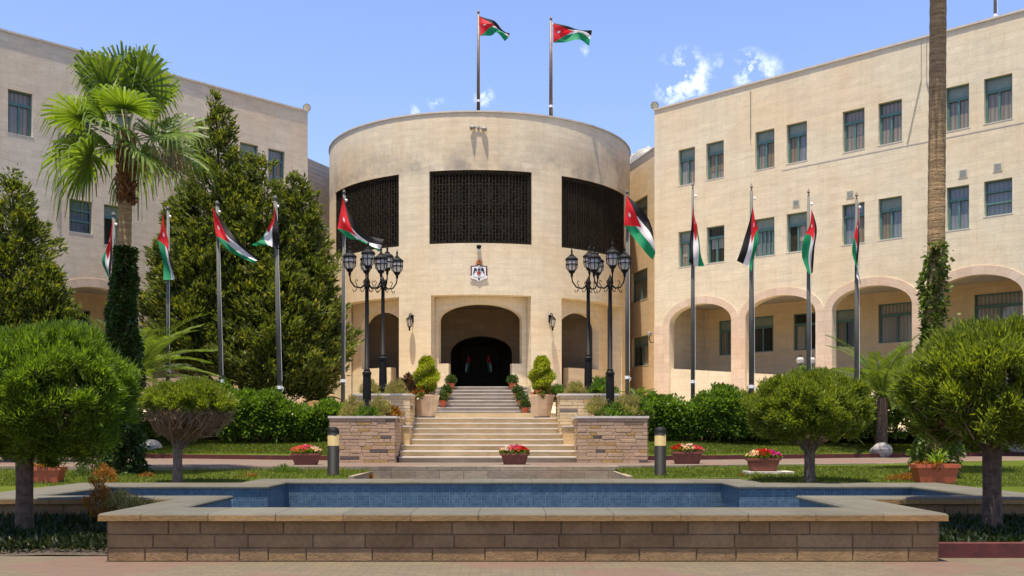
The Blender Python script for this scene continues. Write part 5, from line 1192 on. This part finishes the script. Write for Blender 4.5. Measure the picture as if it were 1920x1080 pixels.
hedge('dark green hedge right of the steps below the arcade', [hp(1200, 32.8, 818, 762), hp(1250, 33, 818, 752), hp(1300, 33, 818, 755), hp(1350, 33.2, 818, 742), hp(1395, 33.4, 818, 740)], .7, 30000, 'hedge', (.13, .07))
hedge('low hedge on the right behind the dome-shaped clipped tree', [hp(1410, 33.4, 818, 760), hp(1500, 33.8, 818, 750), hp(1600, 34, 818, 745), hp(1720, 34, 820, 742), hp(1850, 34.5, 820, 740)], .7, 30000, 'hedge', (.13, .07))
G0 = 'round shrubs on the terrace'
Yq = 34; q = U(1352, 770, Yq); shrub('shrub', 'rounded dark bush rising above the hedge under the first arch', 'shrub', q.x, q.y, q.z-.2, .72, .6, 1.0, 6500, 'hedge', (.13, .07), G0)
q = U(1520, 735, 35); shrub('shrub', 'pale green bush behind the dome-shaped clipped tree', 'shrub', q.x, q.y, q.z-.2, .75, .5, 1.0, 5500, 'straw2' if 'straw2' in M else 'hedge', (.12, .06), G0)
q = U(1395, 770, 33.6); shrub('shrub', 'olive bush at the right end of the dark hedge', 'shrub', q.x, q.y, q.z-.2, .6, .6, .85, 4500, 'clip2', (.12, .05), G0)
# planter plants
GPL = 'plants growing in the stone planters'
for (px, Yv, py, rx, h, m, lab, ex) in (
    (665, 27.0, 780, .32, .50, 'straw', 'wispy straw-coloured shrub left of the front left lamp', None), (712, 27.0, 780, .30, .48, 'straw', 'wispy straw-coloured shrub right of the front left lamp', None),
    (690, 26.8, 780, .35, .2, 'hedge', 'low green plant at the foot of the front left lamp', None), (733, 27.2, 780, .2, .2, 'rust', 'yellowing plant at the corner of the lower left planter', None),
    (693, 29.2, 740, .28, .40, 'straw', 'wispy shrub at the left of the taller left planter', None), (743, 29.2, 740, .28, .42, 'straw', 'pale dry tuft at the right of the taller left planter', None), (764, 30.3, 745, .42, .68, 'rust2', 'reddish dark shrub beside the left topiary pot', None),
    (1120, 27.0, 780, .35, .50, 'straw', 'wispy shrub left of the front right lamp', None), (1175, 27.0, 780, .45, .55, 'straw', 'wispy shrub right of the front right lamp', None), (1150, 26.8, 780, .4, .28, 'hedge', 'low green plant at the foot of the front right lamp', None), (1200, 27.2, 780, .3, .5, 'hedge', 'green bush at the right end of the lower right planter', None),
    (1080, 29.2, 740, .28, .40, 'straw', 'wispy tuft at the left of the taller right planter', None), (1130, 29.2, 740, .35, .5, 'hedge', 'green bush in the taller right planter', None), (1047, 30.4, 748, .3, .4, 'hedge', 'small green shrub beside the right topiary pot', None)):
    if m == 'rust2' and 'rust2' not in M: M['rust2'] = leafm('reddish_dark_leaf', (.03, .035, .015), (.13, .05, .03), .3)
    q = U(px, py, Yv); thin = m == 'straw'
    shrub('planter_plant', lab, 'plant', q.x, q.y, q.z-.03, rx, rx, h, 2600 if thin else 2200, m, (.10, .014) if thin else (.11, .04), GPL, up_=1.0)
# ------------------------------------------------------------------ pots
def topiary(px, label, sg):
    Yv = 29.85; zb_ = .70+8*.151+.002; x = xp(px, Yv); r = thing('tapered_planter', label, 'plant pot', (x, Yv, zb_), 'faceted pots flanking the top of the lower steps')
    b = MB(); b.lathe([(.26, .03), (.385, .60), (.40, .62), (.40, .66), (.34, .66), (.33, .60)], (x, Yv, zb_), 8, rot=math.pi/8); b.build('pot', M['potstone'], r)
    b = MB(); b.lathe([(.25, 0), (.25, .03)], (x, Yv, zb_), 8, rot=math.pi/8); b.build('foot', M['black'], r)
    b = MB(); b.lathe([(.335, .6), (.335, .61)], (x, Yv, zb_), 8, rot=math.pi/8); b.build('soil', M['soil'], r)
    # spiral-clipped conifer
    t = thing('topiary_conifer', ('lime green cone-shaped conifer in the left tapered pot' if sg < 0 else 'lime green cone-shaped conifer in the right tapered pot'), 'shrub', (x, Yv, zb_+.6), 'cone-shaped conifers in the tapered pots')
    n = 7000; s = rng.uniform(0, 1, n)**.75; a = rng.uniform(0, 2*math.pi, n); prof = .30*np.sin(np.clip(s*1.25+.12, 0, 1.5)*math.pi*.55)*(1-.0*s)*np.where(s > .85, 1-(s-.85)*2.5, 1)
    prof = prof*(1+.22*np.sin(a*2+s*14)); rr = prof*rng.uniform(.7, 1.05, n)
    P = np.array([x, Yv, zb_+.6+1.16])+np.stack([np.cos(a)*rr, np.sin(a)*rr, -s*1.02], 1); D = np.stack([np.cos(a), np.sin(a), np.full(n, 1.0)], 1)+rng.normal(size=(n, 3))*.35
    leaves('foliage', P, D, .085*rng.uniform(.6, 1.3, n), .028, M['lime'], t)
    b = MB(); b.tube([(x, Yv, zb_+.55), (x+.02, Yv, zb_+1.0), (x, Yv, zb_+1.5)], [.025, .02, .01], 6); b.build('stem', M['bark'], t)
    f = shrub('flowering_plant', 'red geraniums round the rim of the left tapered pot' if sg < 0 else 'salmon red geraniums round the rim of the right tapered pot', 'flowers', x+(-.12 if sg < 0 else 0), Yv-.15, zb_+.60, .30, .2, .22, 900, 'hedge', (.07, .05), 'geraniums in the tapered pots', extra=('red' if sg < 0 else 'salmon', 150, .075), stem=True)
topiary(800, 'left faceted sand-coloured pot on the steps', -1); topiary(1016, 'right faceted sand-coloured pot on the steps', 1)
def bowl(px, Yv, ybot, wpx, label, flab, cols, zb_=None):
    q = U(px, ybot, Yv); x, z = q.x, q.z if zb_ is None else zb_; w_ = wpx/F*Yv/2; r = thing('flower_trough', label, 'flower trough', (x, Yv, z), 'terracotta flower troughs round the path')
    b = MB(); h = .30*w_/.4
    def sup(r0, z0): return [(x+math.copysign(abs(math.cos(t))**.5, math.cos(t))*r0, Yv+math.copysign(abs(math.sin(t))**.6, math.sin(t))*r0*.55, z+z0) for t in [2*math.pi*i/28 for i in range(28)]]
    R = [sup(w_*.72, 0), sup(w_*.80, h*.3), sup(w_*.90, h*.8), sup(w_*1.0, h*.82), sup(w_*1.0, h), sup(w_*.92, h), sup(w_*.88, h*.85)]
    for A, B in zip(R[:-1], R[1:]):
        for i in range(28): j = (i+1) % 28; b.face([A[i], A[j], B[j], B[i]])
    b.face(R[-1]); b.build('pot', [M['terra_d']], r)
    n = 900; th = rng.uniform(0, 2*math.pi, n); rr = np.sqrt(rng.uniform(0, 1, n)); P = np.stack([x+np.cos(th)*rr*w_*.95, Yv+np.sin(th)*rr*w_*.5, z+h*.9+(1-rr**2)*.10+rng.uniform(0, .05, n)], 1)
    D = np.stack([np.cos(th)*.6, np.sin(th)*.6, np.full(n, .6)], 1)+rng.normal(size=(n, 3))*.5
    fr = thing('flowering_plant', flab, 'flowers', (x, Yv, z+h*.9), 'petunias in the flower troughs'); leaves('foliage', P, D, .07*rng.uniform(.6, 1.3, n), .045, M['clip'], fr)
    seg = [(-1, -.33), (-.33, .33), (.33, 1)]
    for (c, (s0, s1)) in zip(cols, seg):
        k = np.where((P[:, 0]-x > s0*w_) & (P[:, 0]-x < s1*w_) & (rng.uniform(size=n) < .22))[0]
        if len(k): leaves('blooms', P[k]+np.array([0, -.01, .05]), D[k]+np.array([0, -.6, .4]), .065, .065, M[c], fr)
bowl(574, 24.6, 873, 58, 'terracotta trough on the path in front of the left planter', 'pink and pale petunias in the leftmost trough', ('salmon', 'pinkp', 'whitep'), .707)
bowl(965, 24.9, 869, 56, 'terracotta trough at the foot of the steps', 'mixed pink and white petunias in the trough at the foot of the steps', ('whitep', 'pinkp', 'red'), .707)
bowl(1288, 25.4, 867, 62, 'terracotta trough on the path right of the right planter', 'red and pink petunias in the trough nearest the right bollard', ('red', 'whitep', 'pinkp'), .707)
bowl(1431, 22.3, 885, 66, 'dark trough standing in the front lawn on a stone slab', 'pale, red and magenta petunias in the trough on the lawn', ('whitep', 'red', 'magenta'), .64)
b = MB(); q = U(1440, 886, 22.3); b.box(q.x-.5, q.x+.5, 22.0, 22.6, .5, .638); tag(b.build('stone_slab', M['capstone']), 'small pale slab under the trough on the lawn', 'slab')
def bigpot(px, Yv, wpx, ztop, label, plab):
    x = xp(px, Yv); w_ = wpx/F*Yv/2; z0 = .52; r = thing('rectangular_pot', label, 'plant pot', (x, Yv, z0), 'orange rectangular pots behind the pool')
    b = MB(); A = lambda s, z: [(x-w_*s, Yv-w_*s*.5, z), (x+w_*s, Yv-w_*s*.5, z), (x+w_*s, Yv+w_*s*.5, z), (x-w_*s, Yv+w_*s*.5, z)]
    R = [A(.78, z0), A(.93, ztop-.07), A(1.0, ztop-.068), A(1.0, ztop), A(.9, ztop), A(.88, ztop-.06)]
    for P_, Q_ in zip(R[:-1], R[1:]):
        for i in range(4): j = (i+1) % 4; b.face([P_[i], P_[j], Q_[j], Q_[i]])
    b.face(R[-1]); b.build('pot', M['terra'], r)
    y = thing('yucca', plab, 'plant', (x, Yv, ztop-.05), 'spiky plants in the orange pots'); lb = MB()
    for k in range(26):
        az = k*2.4; el = .5+.9*((k*5) % 9)/9; L = .42*rng.uniform(.8, 1.2); h = Vector((math.cos(az)*math.cos(el), math.sin(az)*math.cos(el), math.sin(el))); s = h.cross(up).normalized()*.022; c = Vector((x+.05, Yv, ztop-.05)); m1 = c+h*L*.6; e = c+h*L-up*L*.18
        lb.face([c-s*.6, c+s*.6, m1+s, m1-s]); lb.face([m1-s, m1+s, e])
    lb.build('foliage', M['clip'], y)
    g = shrub('trailing_plant', plab.replace('spiky', 'low trailing'), 'plant', x-.1, Yv-.05, ztop-.05, w_*.8, w_*.35, .12, 400, 'rust', (.07, .03), 'low plants in the orange pots', stem=False)
bigpot(1752, 19.5, 82, EYE-57*19.5/F, 'orange rectangular pot behind the right arm of the pool', 'spiky green plant in the right orange pot')
bigpot(88, 19.5, 64, EYE-62*19.5/F, 'orange rectangular pot behind the bright clipped tree trunk', 'spiky green plant in the left orange pot')
# small pots up the grey steps
for i, (sg, k) in enumerate([(1, 0), (1, 2), (1, 4), (1, 7), (-1, 2), (-1, 4), (-1, 7)]):
    yv = 41.2+k*.30+.15; z = 2.06+(k+1)*.1535; x = AX(yv)+sg*(1.72-.06*k); side = 'right' if sg > 0 else 'left'; od = {0: 'lowest', 2: 'second lowest', 4: 'second highest', 7: 'highest'}[k] if sg > 0 else {2: 'lowest', 4: 'middle', 7: 'highest'}[k]
    r = thing('small_plant_pot', f'{od} terracotta pot with a bushy plant on the {side} side of the grey steps', 'plant pot', (x, yv, z), 'small pots up the grey steps')
    b = MB(); b.lathe([(.10, .002), (.15, .24), (.17, .24), (.17, .29), (.14, .29), (.13, .25)], (x, yv, z), 14); b.build('pot', M['terra'], r, False)
    n = 700; o = sph(n)*rng.uniform(.4, 1, (n, 1))*np.array([.24, .22, .22]); leaves('plant', np.array([x, yv, z+.42])+o, o*3+rng.normal(size=(n, 3))*.4, .08, .045, M['ivy'], r)
# ------------------------------------------------------------------ rocks, ground cover, grass
def rock(px, py, Yv, w_, h, label, seed):
    rg = np.random.default_rng(seed); c = U(px, py, Yv); c.z = lzb(c.x, Yv)+h*.30; b = MB(); b.lathe([(w_*math.sin(t)*(1+.0), -h*math.cos(t)) for t in [i*math.pi/9+.001 for i in range(10)]], c, 14)
    o_ = []
    for (x, y, z) in b.v:
        d = Vector((x, y, z))-c; k = 1+.18*math.sin(d.x*7+seed)+.15*math.sin(d.z*9+d.y*6+seed*2)+rg.normal()*.03; d.y *= .7; d.z *= .8; o_.append(tuple(c+d*k))
    b.v = o_; tag(b.build('garden_rock', M['rock'], None, False, loc=tuple(c)), label, 'rock', 'pale rocks on the back lawn')
rock(1650, 820, 32.25, .36, .32, 'pale boulder beside the dome-shaped clipped tree', 1); rock(284, 828, 33.0, .45, .24, 'flat pale rock left of the flat-topped tree trunk', 2); rock(1908, 822, 35, .4, .3, 'pale rock at the far right edge behind the olive clipped tree', 3)
def scatter(name, n, fx, fy, fz, m, L, W, kind='stuff', reject=None, label=None, cat=None, spread=.5):
    x = rng.uniform(*fx, n); y = rng.uniform(*fy, n)
    if reject is not None: k = ~reject(x, y); x, y = x[k], y[k]
    z = np.array([fz(a, b_) for a, b_ in zip(x, y)]); D = np.stack([np.zeros_like(x), np.zeros_like(x), np.ones_like(x)], 1)+rng.normal(size=(len(x), 3))*spread
    o = leaves(name, np.stack([x, y, z], 1), D, L*rng.uniform(.5, 1.4, len(x)), W, M[m], loc=(0, 0, 0)); o['kind'] = kind
    return o
inpool = lambda x, y: ((x > -8.0) & (x < 7.9) & (y < 19.1)) | ((x > -5.1) & (x < 4.7) & (y < 20.7))
scatter('grass', 90000, (-14, 14), (18.4, 24.5), lambda x, y: lawnz(x, y)-.01, 'grass', .06, .012, reject=lambda x, y: inpool(x, y) | ((x > -3.2) & (x < 2.35)) | (y > np.where(x < -2, 23.3, np.where(x < 3, 23.9, 24+(x-3)*.3))-.1))
scatter('grass', 90000, (-17, -3.1), (28.2, 36), lambda x, y: lzb(x, y)-.01, 'grass', .07, .018, reject=lambda x, y: (y < 28.3+np.maximum(0, np.abs(x+.6)-3)*.45) | (y > 33+np.maximum(0, np.abs(x)-6)*.25))
scatter('grass', 90000, (3.4, 17), (28.2, 36), lambda x, y: lzb(x, y)-.01, 'grass', .07, .018, reject=lambda x, y: (y < 28.3+np.maximum(0, np.abs(x+.6)-3)*.45) | (y > 33+np.maximum(0, np.abs(x)-6)*.25))
for (a, b_, mm) in ((-10.5, -4.75, 1), (5.0, 10.5, 1)):
    scatter('ground_cover', 16000, (a, b_), (12.35, 14.3), lambda x, y: bedz(x, y)+rng.uniform(0, .12), 'darkgc', .09, .035, spread=.7)
    scatter('ground_cover', 1200, (a, b_), (12.5, 14.3), lambda x, y: bedz(x, y)-.01, 'darkgc', .24, .02, spread=.5)
GW = 'small rusty shrubs round the pool'
for (px, Yv, py, rx, h, m, lab) in ((195, 19.6, 905, .22, .32, 'rust', 'rust-coloured plant standing on the left behind the pool arm'), (190, 14.0, 960, .22, .5, 'rust', 'yellowing tall weed at the left corner of the pool'), (235, 14.05, 950, .35, .22, 'straw', 'straw-coloured low plant spilling against the left coping'),
    (272, 21.0, 903, .2, .15, 'rust', 'small rusty plant left of the flat-topped tree'), (462, 21.2, 903, .35, .13, 'rust', 'low orange plant beside the left step of the pool coping'), (537, 22.6, 890, .35, .22, 'hedge', 'small round green bush on the front lawn near the left trough'), (640, 22.8, 893, .25, .12, 'lime', 'low yellow-green plant right of the left bollard'), (690, 22.9, 893, .10, .05, 'rust', 'tiny reddish plant near the left end of the platform'),
    (1427, 21.3, 905, .4, .17, 'clip2', 'low scrubby plant below the trough on the lawn'), (1395, 21.5, 905, .2, .14, 'rust', 'rusty weed at the right corner of the pool coping'), (1690, 20.3, 900, .3, .15, 'rust', 'brownish low plant left of the right orange pot'), (172, 21.6, 888, .42, .42, 'ivy', 'dark low bush at the foot of the left fan palm'), (1722, 22.0, 885, .22, .5, 'ivy', 'dark shrub behind the right orange pot'), (1180, 22.5, 895, .15, .03, 'rust', 'tiny reddish plant near the right bollard')):
    q = U(px, py, Yv); shrub('garden_plant', lab, 'plant', q.x, q.y, q.z-.06, rx, rx, h+.05, 500 if m in ('red', 'salmon') else 1100, m, (.06, .02), GW, up_=.8)
# ivy clad stump behind right pot shows as the palm's base; done
